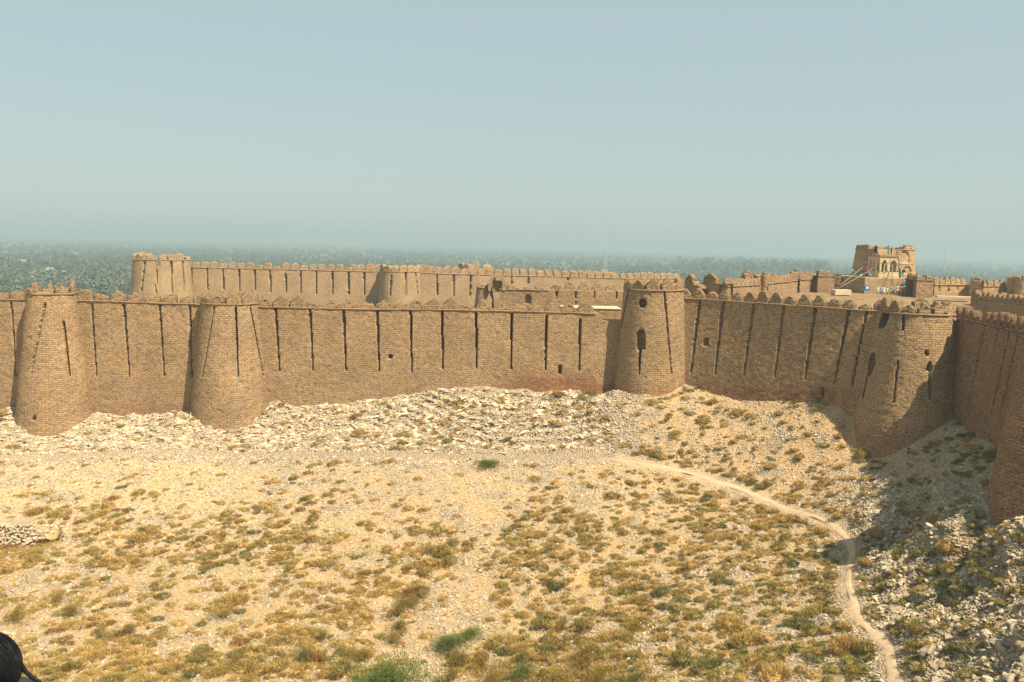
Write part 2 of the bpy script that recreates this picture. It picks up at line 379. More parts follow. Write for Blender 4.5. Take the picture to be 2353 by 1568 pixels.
g = mesh('hillside', np.stack([X, Y, Z], -1).reshape(-1, 3), F, [M['ground']], smooth=True,
    attrs={'rock': (above+crag*1.0).ravel(), 'white': (white*.9).ravel(), 'inner': (inpoly(X, Y, FORT)*.92).astype(float).ravel(), 'grass': (sst(1080, 1300, fy)*(1-.7*crag)).ravel(), 'path': (sst(1.3, .4, pd+.5*(vn(X*.8, Y*.8, 44)-.5))*(.35+.5*sst(10, 20, X))).ravel()})
tag(ob('hillside', g), kind='structure')
# footpath: trodden sheet following the ground
dense = []
for (a, b), (c, d) in zip(PATHL[:-1], PATHL[1:]):
    n = max(2, int(math.hypot(c-a, d-b)/.35))
    dense += [(a+(c-a)*t/n, b+(d-b)*t/n) for t in range(n)]
dense = np.array(dense); ker = np.ones(9)/9
dense = dense[dense[:, 0] > 9.5]
sm = np.stack([np.convolve(np.pad(dense[:, i], 4, 'edge'), ker, 'valid') for i in (0, 1)], -1)
tn = np.gradient(sm, axis=0); tn /= np.hypot(tn[:, 0], tn[:, 1])[:, None]+1e-9; nr = np.stack([-tn[:, 1], tn[:, 0]], -1)
npth = len(sm); W = []; 
start_ = sst(-3, 28, np.arange(npth))
for j, u in enumerate(np.linspace(-1, 1, 7)):
    hw = start_*.15+start_*.3*(vn(np.arange(npth)*.23, 0*np.arange(npth)+j, 5))+.12*sst(30, 60, 100-sm[:, 1])
    p = sm+nr*(u*hw)[:, None]; zz = height(p[:, 0], p[:, 1]); W.append(np.c_[p, zz+.035-.05*abs(u)**3])
W = np.array(W); idp = np.arange(7*npth).reshape(7, npth)
Fp = np.stack([idp[:-1, :-1], idp[:-1, 1:], idp[1:, 1:], idp[1:, :-1]], -1).reshape(-1, 4)
q = NT('trodden_dust', .95, .1); m_ = q.noise(q.coords(), 1.6, 5, .7)
c_ = q.ramp(m_, [(.3, (.41, .295, .175)), (.7, (.53, .41, .265))]); q.bump(q.noise(q.coords(), 12, 4), .05); M['dust'] = q.col(c_)
tag(ob('footpath', mesh('footpath', W.reshape(-1, 3), Fp, [M['dust']], smooth=True)), kind='structure')
# the plain, out to the horizon
q = NT('plain_soil', .95, .1); co = q.coords()
c_ = q.ramp(q.noise(co, .006, 6, .7), [(.35, (.085, .12, .04)), (.5, (.13, .14, .06)), (.65, (.25, .21, .12))])
M['plain'] = q.col(q.mix(1, c_, q.ramp(q.noise(co, .08, 4, .7), [(.3, .6), (.7, 1.3)]), 'MULTIPLY'))
gx = np.array([-30000, -330, 620, 30000.]); gy = np.array([-30000, -90, 413, 30000.])
pv = [(x, y, -46.0) for y in gy for x in gx]; pf = [(i+4*j, i+1+4*j, i+5+4*j, i+4+4*j) for j in range(3) for i in range(3)]
tag(ob('plain', mesh('plain', pv, pf, [M['plain']])), kind='structure')
# haze
HZ = 9000
hb = MB(); hb.box((0, 3000, (-48+22)/2), (2*HZ, 2*HZ, 70))
hq = bpy.data.materials.new('dusty_air'); hq.use_nodes = True; hq.node_tree.nodes.clear()
pvv = hq.node_tree.nodes.new('ShaderNodeVolumePrincipled'); pvv.inputs['Density'].default_value = .00047
pvv.inputs['Color'].default_value = (.44, .58, .665, 1); pvv.inputs['Anisotropy'].default_value = 0.1
hoo = hq.node_tree.nodes.new('ShaderNodeOutputMaterial'); hq.node_tree.links.new(pvv.outputs[0], hoo.inputs['Volume'])
tag(hb.ob('haze', hq), 'pale blue dusty air over the plain', kind='stuff')
# ------------------------------------------------------------------ fort walls and towers
def resample(path, step, closed=False):
    P = np.array(path, float)
    if closed: P = np.vstack([P, P[:1]])
    L = np.r_[0, np.cumsum(np.hypot(*np.diff(P, axis=0).T))]
    n = max(2, int(round(L[-1]/step))+1); s = np.linspace(0, L[-1], n)
    return s, np.c_[np.interp(s, L, P[:, 0]), np.interp(s, L, P[:, 1])]
def smooth_path(path, k=3):
    P = np.array(path, float)
    for _ in range(k):
        Q = [P[0]]
        for a, b in zip(P[:-1], P[1:]): Q += [a*.75+b*.25, a*.25+b*.75]
        Q.append(P[-1]); P = np.array(Q)
    return P
def normals(P, closed=False):
    if closed: d = np.roll(P[:-1], -1, 0)-np.roll(P[:-1], 1, 0); d = np.vstack([d, d[:1]])
    else: d = np.gradient(P, axis=0)
    d = d/np.hypot(d[:, 0], d[:, 1])[:, None]
    return np.c_[d[:, 1], -d[:, 0]], d
def slit(x0, y0, x1, y1, w0=4.1, w1=1.5, dep=2.0): return ('s', x0, y0, x1, y1, w0, w1, dep)
def hole(poly, dep=1.2): return ('p', poly, dep)
def rect(x0, y0, x1, y1, dep=1.2): return hole([(x0, y0), (x1, y0), (x1, y1), (x0, y1)], dep)
def arch(x0, y0, x1, y1, dep=1.3, lean=0, pt=.0):
    xm = (x0+x1)/2; hw = (x1-x0)/2; yt = y0+hw*(1.0+pt); P = []
    for k in range(11):
        t = math.pi*k/10; P.append((xm-hw*math.cos(t), yt-hw*(1+pt)*math.sin(t)**(1+pt*.5)))
    P += [(x1+lean, y1), (x0+lean, y1)]; return hole(P, dep)
def skin(name, parent, path, ztop, zbot, m, batter=.04, thick=2.4, step=.12, rows=None, openings=(), closed=False, rough=.05, roof=0.0, core=None, seed=1, stain=None, miss=.02, crumble=.0, skew=0.0, bw=.5, bh=.32):
    s, P = resample(path, step, closed); n, d = normals(P, closed)
    ns = len(s); zt = np.broadcast_to(np.asarray(ztop(s, P) if callable(ztop) else ztop, float), (ns,)).copy()
    if crumble: zt -= crumble*np.maximum(0, fbm(s*.9, s*0, seed+5, 4)-.45)*3
    H = float(zt.max()-zbot); rows = rows or max(6, int(H/.15))
    t = np.linspace(0, 1, rows+1)[:, None]; Zg = zt[None]*(1-t)+zbot*t; dep = zt[None]-Zg
    off = batter*dep
    Px = P[None, :, 0]+n[None, :, 0]*off; Py = P[None, :, 1]+n[None, :, 1]*off
    S = np.broadcast_to(s[None], Zg.shape)
    # every course and brick stands a little in or out; some are gone
    row = np.floor(Zg/bh); colm = np.floor(S/bw+.5*(row % 2)+.3*vn(row, row*0, seed))
    bo = (hsh(colm, row, seed)-.5)*2
    disp = .4*rough*bo + (fbm(S*.35, Zg*.35, seed+1, 3)-.5)*.03*(rough/.05) + (vn(S*2.2, Zg*2.2, seed+2)-.5)*.015
    gone = hsh(np.floor(S/.26), np.floor(Zg/.16), seed+40) < .5*miss*(.5+2.5*sst(.5, .75, vn(S*.5, Zg*.7, seed+3)))
    disp = disp - .08*gone
    fx, fy = proj(np.stack([Px, Py, Zg], -1).reshape(-1, 3)); fx = fx.reshape(Zg.shape); fy = fy.reshape(Zg.shape)
    face = (Px*n[None, :, 0]+Py*n[None, :, 1]) < 0
    rec = np.zeros(Zg.shape)
    jag = (hsh(np.floor(Zg/.34), np.floor(S/.9), seed+9)-.5)*1.6
    for o in openings:
        if o[0] == 's':
            _, x0, y0, x1, y1, w0, w1, dp = o
            tt = (fy-y0)/(y1-y0); ok = (tt >= 0) & (tt <= 1); wd = (w0+(w1-w0)*np.clip(tt, 0, 1)**1.5)/2
            xc = x0+(x1-x0)*tt
            rec = np.where(ok & (np.abs(fx-xc+jag*.22*np.minimum(wd, 2.2)) < np.maximum(wd+jag*.12*wd, 1.3)) & face, dp, rec)
        else:
            rec = np.where(inpoly(fx+jag*.3, fy, o[1]) & face, o[2], rec)
    disp = np.where(rec > 0, disp*.3, disp)
    Px = Px+n[None, :, 0]*(disp-rec*(1-skew)); Py = Py+n[None, :, 1]*(disp-rec*(1-skew))+rec*skew
    front = np.stack([Px, Py, Zg], -1)
    uvf = np.stack([S, Zg], -1)
    th = thick
    inn = P-n*th
    if closed:
        cen = P[:-1].mean(0); rr = roof
        mid = np.c_[P-n*th, zt-.0]; mid2 = np.c_[P-n*th, zt-rr]; cc = np.c_[np.tile(cen, (ns, 1))+ (P-cen)*.01, zt*0+zt.min()-rr]
        pre = [cc, mid2] + ([mid] if rr > .01 else [])
    else:
        pre = [np.c_[inn, np.full(ns, zbot)], np.c_[inn, zt+.01*np.sin(s)]]
    V = np.concatenate([np.array(pre), front], 0); nr_ = V.shape[0]
    U = np.stack([np.broadcast_to(s[None], (nr_, ns)), V[..., 2]], -1).copy()
    U[:len(pre), :, 1] += 3.3
    st = np.zeros((nr_, ns))
    if stain is not None: st[len(pre):] = stain(fx, fy)*sst(.3, .6, fbm(S*.5, Zg*.8, 77, 3)+.15)
    idx = np.arange(nr_*ns).reshape(nr_, ns)
    Fc = np.stack([idx[:-1, :-1], idx[1:, :-1], idx[1:, 1:], idx[:-1, 1:]], -1).reshape(-1, 4)
    me = mesh(name, V.reshape(-1, 3), Fc, [m], uv=U.reshape(-1, 2), attrs={'stain': st.ravel()})
    o = ob(name, me, parent)
    return dict(s=s, P=P, n=n, d=d, zt=zt, o=o)
def merlon_mesh(name, wd, h, th, style, seed, m, worn=.1):
    nxm, nz = 14, 9; u = np.linspace(-1, 1, nxm+1)
    if style == 'round': top = np.where(np.abs(u) < .99, .58+.42*np.sqrt(np.maximum(0, 1-np.abs(u)**2.4)), .5)
    elif style == 'tri': top = .50+.50*(1-np.abs(u)**1.15)
    elif style == 'bullet': top = .42+.58*(1-np.abs(u)**1.9)
    elif style == 'square': top = np.full(nxm+1, .92)
    top = top*h; top = top*(1-worn*fbm(u*1.6+seed*3.1, u*0, seed, 4)*1.3); top -= worn*h*.5*(hsh(np.arange(nxm+1)//2, np.zeros(nxm+1), seed+3) < .25)
    V = []; UV = []
    for side in (0, 1):
        for j in range(nz+1):
            for i in range(nxm+1):
                z = top[i]*j/nz; x = u[i]*wd/2
                r = .035*(hsh(np.array(math.floor(x/.4+side*9)), np.array(math.floor(z/.17)), seed)-.5)*2
                if hsh(np.array(math.floor(x/.25+side*9)), np.array(math.floor(z/.17)), seed+8) < .07: r -= .1
                sh = 0.06*(z/h)
                x2 = x*(1-.03*z/h)+.03*(vn(np.array(z*4), np.array(side*3.+i//7), seed)-.5)
                V.append((x2, (0-r+sh) if side == 0 else (th+r-sh), z)); UV.append((x+seed*2.7, z+side*7))
    N = (nxm+1)*(nz+1); F_ = []
    g = lambda s_, j, i: s_*N+j*(nxm+1)+i
    for j in range(nz):
        for i in range(nxm):
            F_.append((g(0, j, i), g(0, j, i+1), g(0, j+1, i+1), g(0, j+1, i)))
            F_.append((g(1, j, i), g(1, j+1, i), g(1, j+1, i+1), g(1, j, i+1)))
        F_.append((g(0, j, 0), g(0, j+1, 0), g(1, j+1, 0), g(1, j, 0)))
        F_.append((g(0, j, nxm), g(1, j, nxm), g(1, j+1, nxm), g(0, j+1, nxm)))
    for i in range(nxm): F_.append((g(0, nz, i), g(0, nz, i+1), g(1, nz, i+1), g(1, nz, i)))
    # rows of the sides share their UVs with the faces; the top gets the same grain
    return mesh(name, V, np.array(F_), [m], uv=UV, attrs={'stain': np.zeros(len(V))})
MC = {}
def merlon_set(style, wd, h, th, mkey, worn, nvar=6):
    k = (style, wd, h, th, mkey, worn)
    if k not in MC: MC[k] = [merlon_mesh('merlon', wd*(1-.05*(i % 3)), h*(1-.06*(i % 4)), th, style, 11+i*7, M[mkey], worn*(.5+.35*i)) for i in range(nvar)]
    return MC[k]
def merlons(sk, parent, style, pitch, gap, h, th, mkey='brick', worn=.1, s0=0, s1=None, skip=(), start=.0, inset=.02, seedk=0, dz=0):
    s, P, d, n, zt = sk['s'], sk['P'], sk['d'], sk['n'], sk['zt']; s1 = s1 if s1 is not None else s[-1]
    ms = merlon_set(style, round(pitch-gap, 2), h, th, mkey, worn); k = 0; q = s0+pitch/2+start
    while q+pitch/2 <= s1+.05:
        if k not in skip and np.interp(q, s, zt) > zt.max()-.8:
            x = np.interp(q, s, P[:, 0]); y = np.interp(q, s, P[:, 1]); z = np.interp(q, s, zt)
            dx = np.interp(q, s, d[:, 0]); dy = np.interp(q, s, d[:, 1])
            a = math.atan2(dy, dx); nx_, ny_ = dy, -dx
            l = math.hypot(nx_, ny_); nx_ /= l; ny_ /= l
            o = ob('merlon', ms[(k*5+seedk+(k//3)) % len(ms)], parent, (x-nx_*inset, y-ny_*inset, z-.03+dz), a+random.uniform(-.02, .02))
            o.scale = (1, 1, random.choice([.55, .8])*random.uniform(.9, 1.1) if random.random() < .09 else random.uniform(.86, 1.07))
        k += 1; q += pitch
    return k
def cornice(sk, parent, m, out=.10, h=.15, s0=0, s1=None, seed=3, drop=0):
    s, P, n, zt = sk['s'], sk['P'], sk['n'], sk['zt']; s1 = s1 if s1 is not None else s[-1]
    k = (s >= s0) & (s <= s1); k[1:-1] &= (np.arange(1, len(s)-1) % 3 == 0)
    s, P, n, zt = s[k], P[k], n[k], zt[k]-drop; r = out*(.5+1.0*vn(s*2.3, s*0, seed)); dz = .07*(vn(s*.8, s*0, seed+1)-.5)
    a = np.c_[P-n*.05, zt+dz+.02]; b = np.c_[P+n*r[:, None], zt+dz]; c = np.c_[P+n*r[:, None], zt-h+dz]; e = np.c_[P-n*.05, zt-h+dz]
    V = np.array([a, b, c, e]); ns = len(s); idx = np.arange(4*ns).reshape(4, ns)
    Fc = np.stack([idx[:-1, :-1], idx[1:, :-1], idx[1:, 1:], idx[:-1, 1:]], -1).reshape(-1, 4)
    U = np.stack([np.broadcast_to(s[None], (4, ns)), V[..., 2]*3], -1)
    return ob('cornice', mesh('cornice', V.reshape(-1, 3), Fc, [m], uv=U.reshape(-1, 2), attrs={'stain': np.zeros(4*ns)}), parent)
def circle(cx, cy, r, n=96, a0=0, a1=2*math.pi, closed=True):
    return [(cx+r*math.cos(a0+(a1-a0)*k/n), cy+r*math.sin(a0+(a1-a0)*k/n)) for k in range(n + (0 if closed else 1))]
GW = 'long curtain wall of the fort'
# wall 1: the sunlit wall across the middle
st1 = lambda fx, fy: sst(1090, 1220, fx)*sst(835, 890, fy)*.9 + .35*sst(915, 945, fy)
w1 = thing('fort_wall', 'long sunlit near wall with dark vertical slits, behind the two leftmost near towers', 'fort wall', (-35, 105, -22))
slits1 = [slit(-51, 694, -42, 864), slit(25, 694, 37, 864), slit(210, 697.5, 221.6, 865), slit(284, 699, 297, 865, 5.2), slit(366, 700, 377, 864, 4.8), slit(436, 701, 441, 864, 4.6), slit(632.8, 706, 642, 851.5, 5), slit(712, 710, 719, 850, 4.6),
 slit(789.3, 711, 794.8, 854, 5), slit(866.7, 712.5, 871.2, 854, 5), slit(943.3, 715, 946.3, 854, 4.4), slit(1015.2, 716, 1017.7, 849, 5), slit(1094, 719, 1095.3, 848, 4.6), slit(1175.5, 722, 1175, 850, 4), slit(1256, 725, 1253, 851.5, 4.8), slit(1333, 735, 1331, 854, 4.6), rect(893, 816, 901.5, 825), rect(1283, 841, 1291, 859)]
def loc(parent, sk):   # keep parts where they are in the world though their thing has its own place
    pass
def settle(t):
    """children were built at world places: shift them by the place of their thing"""
    for c in list(t.children):
        c.matrix_parent_inverse = Matrix.Translation(Vector(t.location)).inverted()
sk1 = skin('wall', w1, [(-92, 105), (17, 105)], lambda s, P: -8.30-.12*np.sin(s*.12)-.9*sst(102.6, 103.2, s), -27, M['brick'], .04, 3.0, .12, openings=slits1, stain=st1, seed=1)
cornice(sk1, w1, M['brick'], s1=102.3)
merlons(sk1, w1, 'round', 2.1, .3, 1.5, .8, worn=.22, s1=57.5)
merlons(sk1, w1, 'tri', 2.1, .18, 1.7, .8, worn=.28, s0=58.0, s1=102.4, skip=(21,), seedk=2)
settle(w1)
TG = 'round tapering towers of the fort'
def tower(label, cx, cy, rt, ztop, zbot, batter, openings, mer, mk='brick', step=.055, seed=5, ztopf=None, roof=.02, thick=.9, stain=None, corn=True, miss=.02, rough=.05, name='fort_tower'):
    t = thing(name, label, 'tower', (cx, cy, zbot+2), TG)
    sk = skin('tower_wall', t, circle(cx, cy, rt, 160), ztopf or ztop, zbot, M[mk], batter, thick, step, openings=openings, closed=True, roof=roof, seed=seed, skew=.6, stain=stain, miss=miss, rough=rough)
    if corn: cornice(sk, t, M[mk], out=.11, h=.16, seed=seed)
    if mer: merlons(sk, t, **mer, mkey=mk)
    settle(t); return t, sk
def base_at(px, Yc, zt=None): 
    p = at(px, 700, Yc); return float(p[0])
r1 = base_at(123, 104.4)
tower('leftmost near tower, tapering, with three worn battlements and one short slit', r1, 104.1, 2.7, -7.25, -29, .118,
    [slit(104, 697.5, 69.6, 865, 5, 3.4, .9), slit(146.5, 740, 159.8, 865, 6.5, 4, .9), hole([(76, 957), (82, 955), (83, 966), (72, 967)], .6)],
    dict(style='tri', pitch=2.35, gap=.7, h=1.7, th=.7, worn=.35, skip=(5,)), seed=6)
r2 = base_at(531, 105.1)
tower('second near tower from the left, with three long slits and a flaring foot', r2, 104.8, 3.38, -7.95, -28, .108,
    [slit(492, 706, 464.6, 865, 3.6, 2, 1.0), slit(541.7, 707.5, 547.2, 865, 5, 2.4), slit(576, 707.5, 605.7, 864, 2.4, 1.6)],
    dict(style='tri', pitch=2.05, gap=.35, h=1.6, th=.8, worn=.32, skip=(4,)), seed=7)
r3 = base_at(1501, 105)
st3 = lambda fx, fy: .5*sst(860, 910, fy)
tower('broad round tower with two arched windows one above the other, middle of the walls', r3, 105, 3.67, -5.0, -22, .068,
    [slit(1444.5, 667.5, 1403, 860, 2.4, 1.8), slit(1527, 671, 1543.4, 860, 5), slit(1470.8, 803, 1468.3, 860, 5.5, 3), hole([(1469, 692), (1473, 687.5), (1481, 687.5), (1486, 693), (1485.5, 702), (1478, 708.8), (1471, 706), (1467.5, 700)], 1.3), arch(1463.5, 758, 1483, 804, 1.3, 0, .3)],
    dict(style='tri', pitch=1.95, gap=.3, h=1.7, th=.8, worn=.25), seed=8, stain=st3)
def wall(label, path, ztop, zbot, batter, openings, mers, mk='brick', thick=2.4, step=.12, seed=9, corn=True, stain=None, rows=None, cat='fort wall', name='fort_wall', miss=.02, rough=.05, crumble=0, group=None, part='wall'):
    p0 = path[len(path)//2]; zb = zbot
    t = thing(name, label, cat, (float(p0[0]), float(p0[1]), zb+2), group)
    sk = skin(part, t, path, ztop, zbot, M[mk], batter, thick, step, openings=openings, seed=seed, stain=stain, rows=rows, miss=miss, rough=rough, crumble=crumble)
    if corn: cornice(sk, t, M[mk], seed=seed)
    for m_ in mers: merlons(sk, t, **dict(dict(mkey=mk), **m_))
    settle(t); return t, sk
stb = lambda fx, fy: .9*sst(870, 915, fy)*sst(2020, 1900, fx)
wall('darker brick wall with leaning slits between the two-window tower and the massive right-hand tower', smooth_path(WALL_B), -6.0, -23, .05,
    [slit(1608.5, 685, 1587.2, 858, 5, 2), slit(1662.9, 687.5, 1642.3, 860, 6, 2.5), slit(1732.5, 692.5, 1708.7, 863, 5.5, 2.5), slit(1802.3, 697.5, 1779.7, 868, 4.5, 2.4), slit(1874.9, 701, 1848.6, 873, 6, 3), slit(1952, 704, 1917.5, 880, 5.5, 2.6), slit(1992.6, 710, 1957.5, 886.6, 2.6, 1.6),
     arch(1616.5, 777, 1627, 795.5, .9), arch(1886, 891, 1893, 915, .7)],
    [dict(style='bullet', pitch=1.65, gap=.28, h=1.45, th=.9, worn=.12)], seed=12, stain=stb, miss=.015, rough=.03)
rx = float(at(2106, 700, 89)[0])
z4 = lambda L, oy=0: [(1764.7+x/3.993, 514.7+(y+oy)/3.993) for x, y in L]
def z4slit(x0, y0, x1, y1, w0, w1): (a, b), (c, d) = z4([(x0, y0), (x1, y1)]); return slit(a, b, c, d, w0, w1)
tower('massive round tower on the right, pointed openings crossed by a shadow edge', rx, 89, 3.85, -6.0, -27, .142,
    [hole(z4([(1100, 775), (1112, 800), (1108, 860), (1082, 930), (1060, 955), (1010, 955), (1030, 870), (1060, 800)]), 2.2), hole(z4([(970, 1180), (988, 1215), (980, 1300), (935, 1395), (915, 1390), (925, 1240), (950, 1195)]), 2.2),
     z4slit(1252, 788, 1241, 970, 6, 5), z4slit(1197, 1255, 1155, 1640, 4.4, 4), hole(z4([(1440, 1175), (1460, 1163), (1477, 1185), (1470, 1212), (1442, 1205)]), .8), hole(z4([(1455, 1350), (1458, 1295), (1485, 1265), (1510, 1295), (1517, 1350)])), z4slit(1489, 1350, 1487, 1615, 6, 5), z4slit(910, 1400, 870, 1600, 2.4, 1.5)],
    dict(style='bullet', pitch=1.5, gap=.3, h=1.45, th=.9, worn=.15, skip=(0, 1, 2, 3)), seed=14, miss=.03, rough=.055, stain=lambda fx, fy: .5*sst(950, 1050, fy))
wall('tall fully shaded wall at the right edge with close-set battlements, right of the massive tower', smooth_path(WALL_C), -6.4, -24, .06,
    [z4slit(1795, 895, 1630, 1650, 3.4, 2), z4slit(1990, 930, 1825, 1720, 2.8, 1.8), z4slit(2110, 960, 2065, 1170, 2, 1.2), z4slit(2220, 980, 2050, 1740, 2, 1.4), z4slit(2300, 1000, 2120, 1790, 2.4, 1.6), z4slit(2340, 1220, 2210, 1815, 2, 1.4), hole(z4([(1850, 1310), (1848, 1400), (1818, 1405), (1825, 1340)]), .9)],
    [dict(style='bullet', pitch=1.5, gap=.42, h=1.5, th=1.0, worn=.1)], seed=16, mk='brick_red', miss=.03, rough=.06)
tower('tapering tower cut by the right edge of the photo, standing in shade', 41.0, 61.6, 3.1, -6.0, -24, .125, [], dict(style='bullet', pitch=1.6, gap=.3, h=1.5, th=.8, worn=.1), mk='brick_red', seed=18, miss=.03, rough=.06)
# far circuit of the fort
z6 = lambda x, y: ((300+x/7.353)/1.088, (610+y/7.353)/1.088)
z7 = lambda x, y: ((1150+x/5.8825)/1.088, (650+y/5.8825)/1.088)
z1 = lambda x, y: (x/3.993, 514.7+y/3.993)
z2 = lambda x, y: (588.2+x/3.993, 514.7+y/3.993)
def sl(f, x0, y0, x1, y1, w0=3, w1=1.4): a, b = f(x0, y0); c, d = f(x1, y1); return slit(a, b, c, d, w0, w1, 1.6)
fars = [sl(z1, 1757, 400, 1758, 590), sl(z1, 1900, 405, 1905, 600), sl(z1, 2045, 408, 2050, 605), sl(z1, 2190, 410, 2197, 620), sl(z1, 2335, 412, 2342, 620)] + [sl(z2, a, b, c, e) for a, b, c, e in [(125, 415, 136, 630), (270, 455, 278, 630), (408, 420, 410, 635), (552, 430, 554, 645), (700, 430, 701, 650), (848, 435, 850, 650), (992, 440, 996, 655), (1663, 450, 1664, 655), (1815, 455, 1816, 665), (1970, 460, 1966, 670), (2190, 460, 2190, 640)]] + [sl(z7, 510, 215, 510, 290), sl(z7, 765, 222, 765, 350), sl(z7, 1008, 225, 1008, 350), sl(z7, 1590, 255, 1590, 305)]
A = float(at(436, 615, 224)[0]); B = float(at(1440, 640, 236)[0])
ztl = lambda px, py, Y: float(at(px, py, Y)[2])
zA, zB, zC = ztl(436, 614, 224), ztl(870, 624, 226), ztl(1440, 640, 236)
wf = lambda s, P: np.interp(P[:, 0], [A, float(at(870, 624, 226)[0]), B], [zA, zB, zC])
t, skf = wall('far curtain wall with evenly spaced dark slits, below the palm plain', [(A-2, 224), (float(at(870, 624, 226)[0]), 226), (float(at(1100, 624, 228)[0]), 228), (B, 236), (float(at(1572, 645, 246)[0]), 246)], wf, -34, .03, fars,
    [dict(style='round', pitch=2.35, gap=.25, h=1.75, th=1.2, worn=.06, skip=(20,))], mk='brick_far', step=.24, seed=20, thick=4, miss=.005, rough=.03)
wall('outer parapet standing just behind and above the far curtain wall', [(float(at(800, 618, 231)[0]), 231), (float(at(1100, 620, 234)[0]), 234), (float(at(1430, 636, 243)[0]), 243)], lambda s, P: wf(s, P)+.35, -20, 0, [], [dict(style='round', pitch=2.35, gap=.25, h=1.6, th=1.2, worn=.06)], mk='brick_far', step=.6, seed=21, thick=1.4, rows=20, miss=0, rough=.02)
# far left tower, split by a gap at the top
cx0 = float(at(*z6(770, 500), 221)[0]); rT = 61*221/1950
zf = ztl(*z6(700, 290), 216)
def ztf(s, P):
    fx, fy = proj(np.c_[P, np.full(len(P), zf)]); 
    g0 = z6(655, 0)[0]; g1 = z6(742, 0)[0]
    return np.where((fx > g0) & (fx < g1), zf-1.95, zf)
tower('large far tower at the left end of the far wall, parapet split by a gap', cx0, 221, rT, 0, -34, .075, [sl(z6, 460, 290, 385, 890, 2.6, 1.4), sl(z6, 680, 480, 655, 890, 3, 1.4), sl(z6, 940, 300, 962, 900, 3.4, 1.4), sl(z6, 1155, 300, 1195, 880, 2.4, 1.4)],
    dict(style='round', pitch=2.3, gap=.22, h=1.6, th=1.2, worn=.05, skip=(0, 11,)), mk='brick_far', step=.24, seed=23, ztopf=ztf, roof=2.0, thick=1.3, miss=.004, rough=.03)
cx1 = float(at(918, 650, 223)[0])
tower('middle tower of the far wall with a shaded left flank', cx1, 224, 46*224/1950, ztl(918, 624, 219), -34, .035, [sl(z2, 1243, 470, 1228, 660, 2.2), sl(z2, 1373, 430, 1378, 660, 3), sl(z2, 1465, 430, 1490, 660, 2)],
    dict(style='round', pitch=2.3, gap=.22, h=1.7, th=1.2, worn=.08, skip=(7,)), mk='brick_far', step=.24, seed=24, miss=.004, rough=.03)
cx2 = float(at(1058, 620, 246)[0])
tower('small far turret showing only its tall battlements above the far wall', float(at(1092, 620, 248)[0]), 248, 5.0, ztl(1060, 622, 243), -30, .03, [], dict(style='round', pitch=2.2, gap=.2, h=2.2, th=1.2, worn=.05, skip=(10, 11)), mk='brick_far', step=.4, seed=25, miss=0, rough=.02)
# gatehouse range in the middle distance
Yg = 131.0
def gx_(px, Y=Yg): return float(at(px, 690, Y)[0])
zc = ztl(*z7(900, 435), Yg)
wall('ruined gatehouse wall with one small pointed niche, under the broken arch', [(gx_(1147), Yg+.3), (gx_(1257), Yg)], zc, -18, .02, [arch(z7(958, 505)[0], z7(0, 507)[1], z7(1045, 0)[0], z7(0, 640)[1], .7, 0, .5)],
    [dict(style='square', pitch=1.75, gap=.35, h=.9, th=.7, worn=.3)], seed=30, mk='brick', step=.15)
wall('sunny inner wall with angular battlements and short loopholes, left of the two-window tower', [(gx_(1258), Yg+.8), (gx_(1440), Yg+.8)], zc+.05, -18, .0, [rect(z7(x0, 0)[0], z7(0, 462)[1], z7(x1, 0)[0], z7(0, 565)[1], .7) for x0, x1 in ((1412, 1434), (1692, 1718), (1966, 1986), (2296, 2312))]+[rect(z7(1694, 0)[0], z7(0, 615)[1], z7(1714, 0)[0], z7(0, 660)[1], .6)],
    [dict(style='bullet', pitch=2.12, gap=.32, h=1.55, th=.8, worn=.08, start=.3)], seed=31, corn=False, step=.15)
tower('dark leaning buttress turret at the left end of the ruined gatehouse', gx_(1113, 133), 133.2, 1.25, zc+.1, -19, .10, [], dict(style='tri', pitch=1.2, gap=.3, h=1.0, th=.4, worn=.3), mk='brick', seed=33, step=.15, name='buttress_turret')
# broken arch over the gatehouse
t = thing('ruined_arch', 'broken freestanding brick arch on top of the gatehouse wall', 'arch', (gx_(1146), Yg+.6, zc))
m = MB(); xm, hw = gx_(1141), 1.05
zb_ = ztl(*z7(560, 640), Yg+.3)-zc; zsp = .05
ring = []
for k in range(19):
    a = math.pi*k/18; ring.append((-.55*math.cos(a)*1.6, .42+1.35*math.sin(a)**.8))
ox = xm-t.location.x
for k in range(18):
    (x0, z0), (x1, z1) = ring[k], ring[k+1]; f = lambda x, z, e: (ox+x*(1+e*.45), 0, z+e*.32)
    V = []
    for yy in (-.45, .45):
        for (x, z) in ((x0, z0), (x1, z1)):
            for e in (0, 1): p = f(x, z, e); V.append((p[0]+random.uniform(-.03, .03), yy, p[2]+random.uniform(-.04, .04)))
    b = len(m.v); m.add(V, [(0, 1, 3, 2), (4, 6, 7, 5), (1, 5, 7, 3), (0, 2, 6, 4), (0, 4, 5, 1), (2, 3, 7, 6)])
m.box((ox-1.12, 0, .1), (.5, .9, .8), jit=.05); m.box((ox+1.12, 0, .1), (.5, .9, .8), jit=.05)
m.ob('arch_ring', M['brick_pale'], t)
m = MB(); m.box((ox+.15, .5, .35), (1.7, .35, 1.7), jit=.06); m.ob('infill_wall', M['brick'], t)
t = thing('stone_ledge', 'flat pale walkway ledge below the sunny inner wall beside the middle tower', 'ledge', (gx_(1350, 128), 128, -12))
x0, x1 = gx_(1290, 127), gx_(1425, 127); zl = ztl(1350, 708, 126)
m = MB(); m.box(((x0+x1)/2-t.location.x, 0, zl-.03+12), (x1-x0, 5.2, .12), jit=.02); m.ob('paving', M['plaster'], t)
sk_ = skin('retaining_wall', t, [(gx_(1325, 125.4), 125.5), (x1+.5, 125.5)], zl-.1, -18, M['brick'], 0, 3, .15, openings=[rect(*z7(1812, 720), *z7(1836, 775), .5)], seed=35)
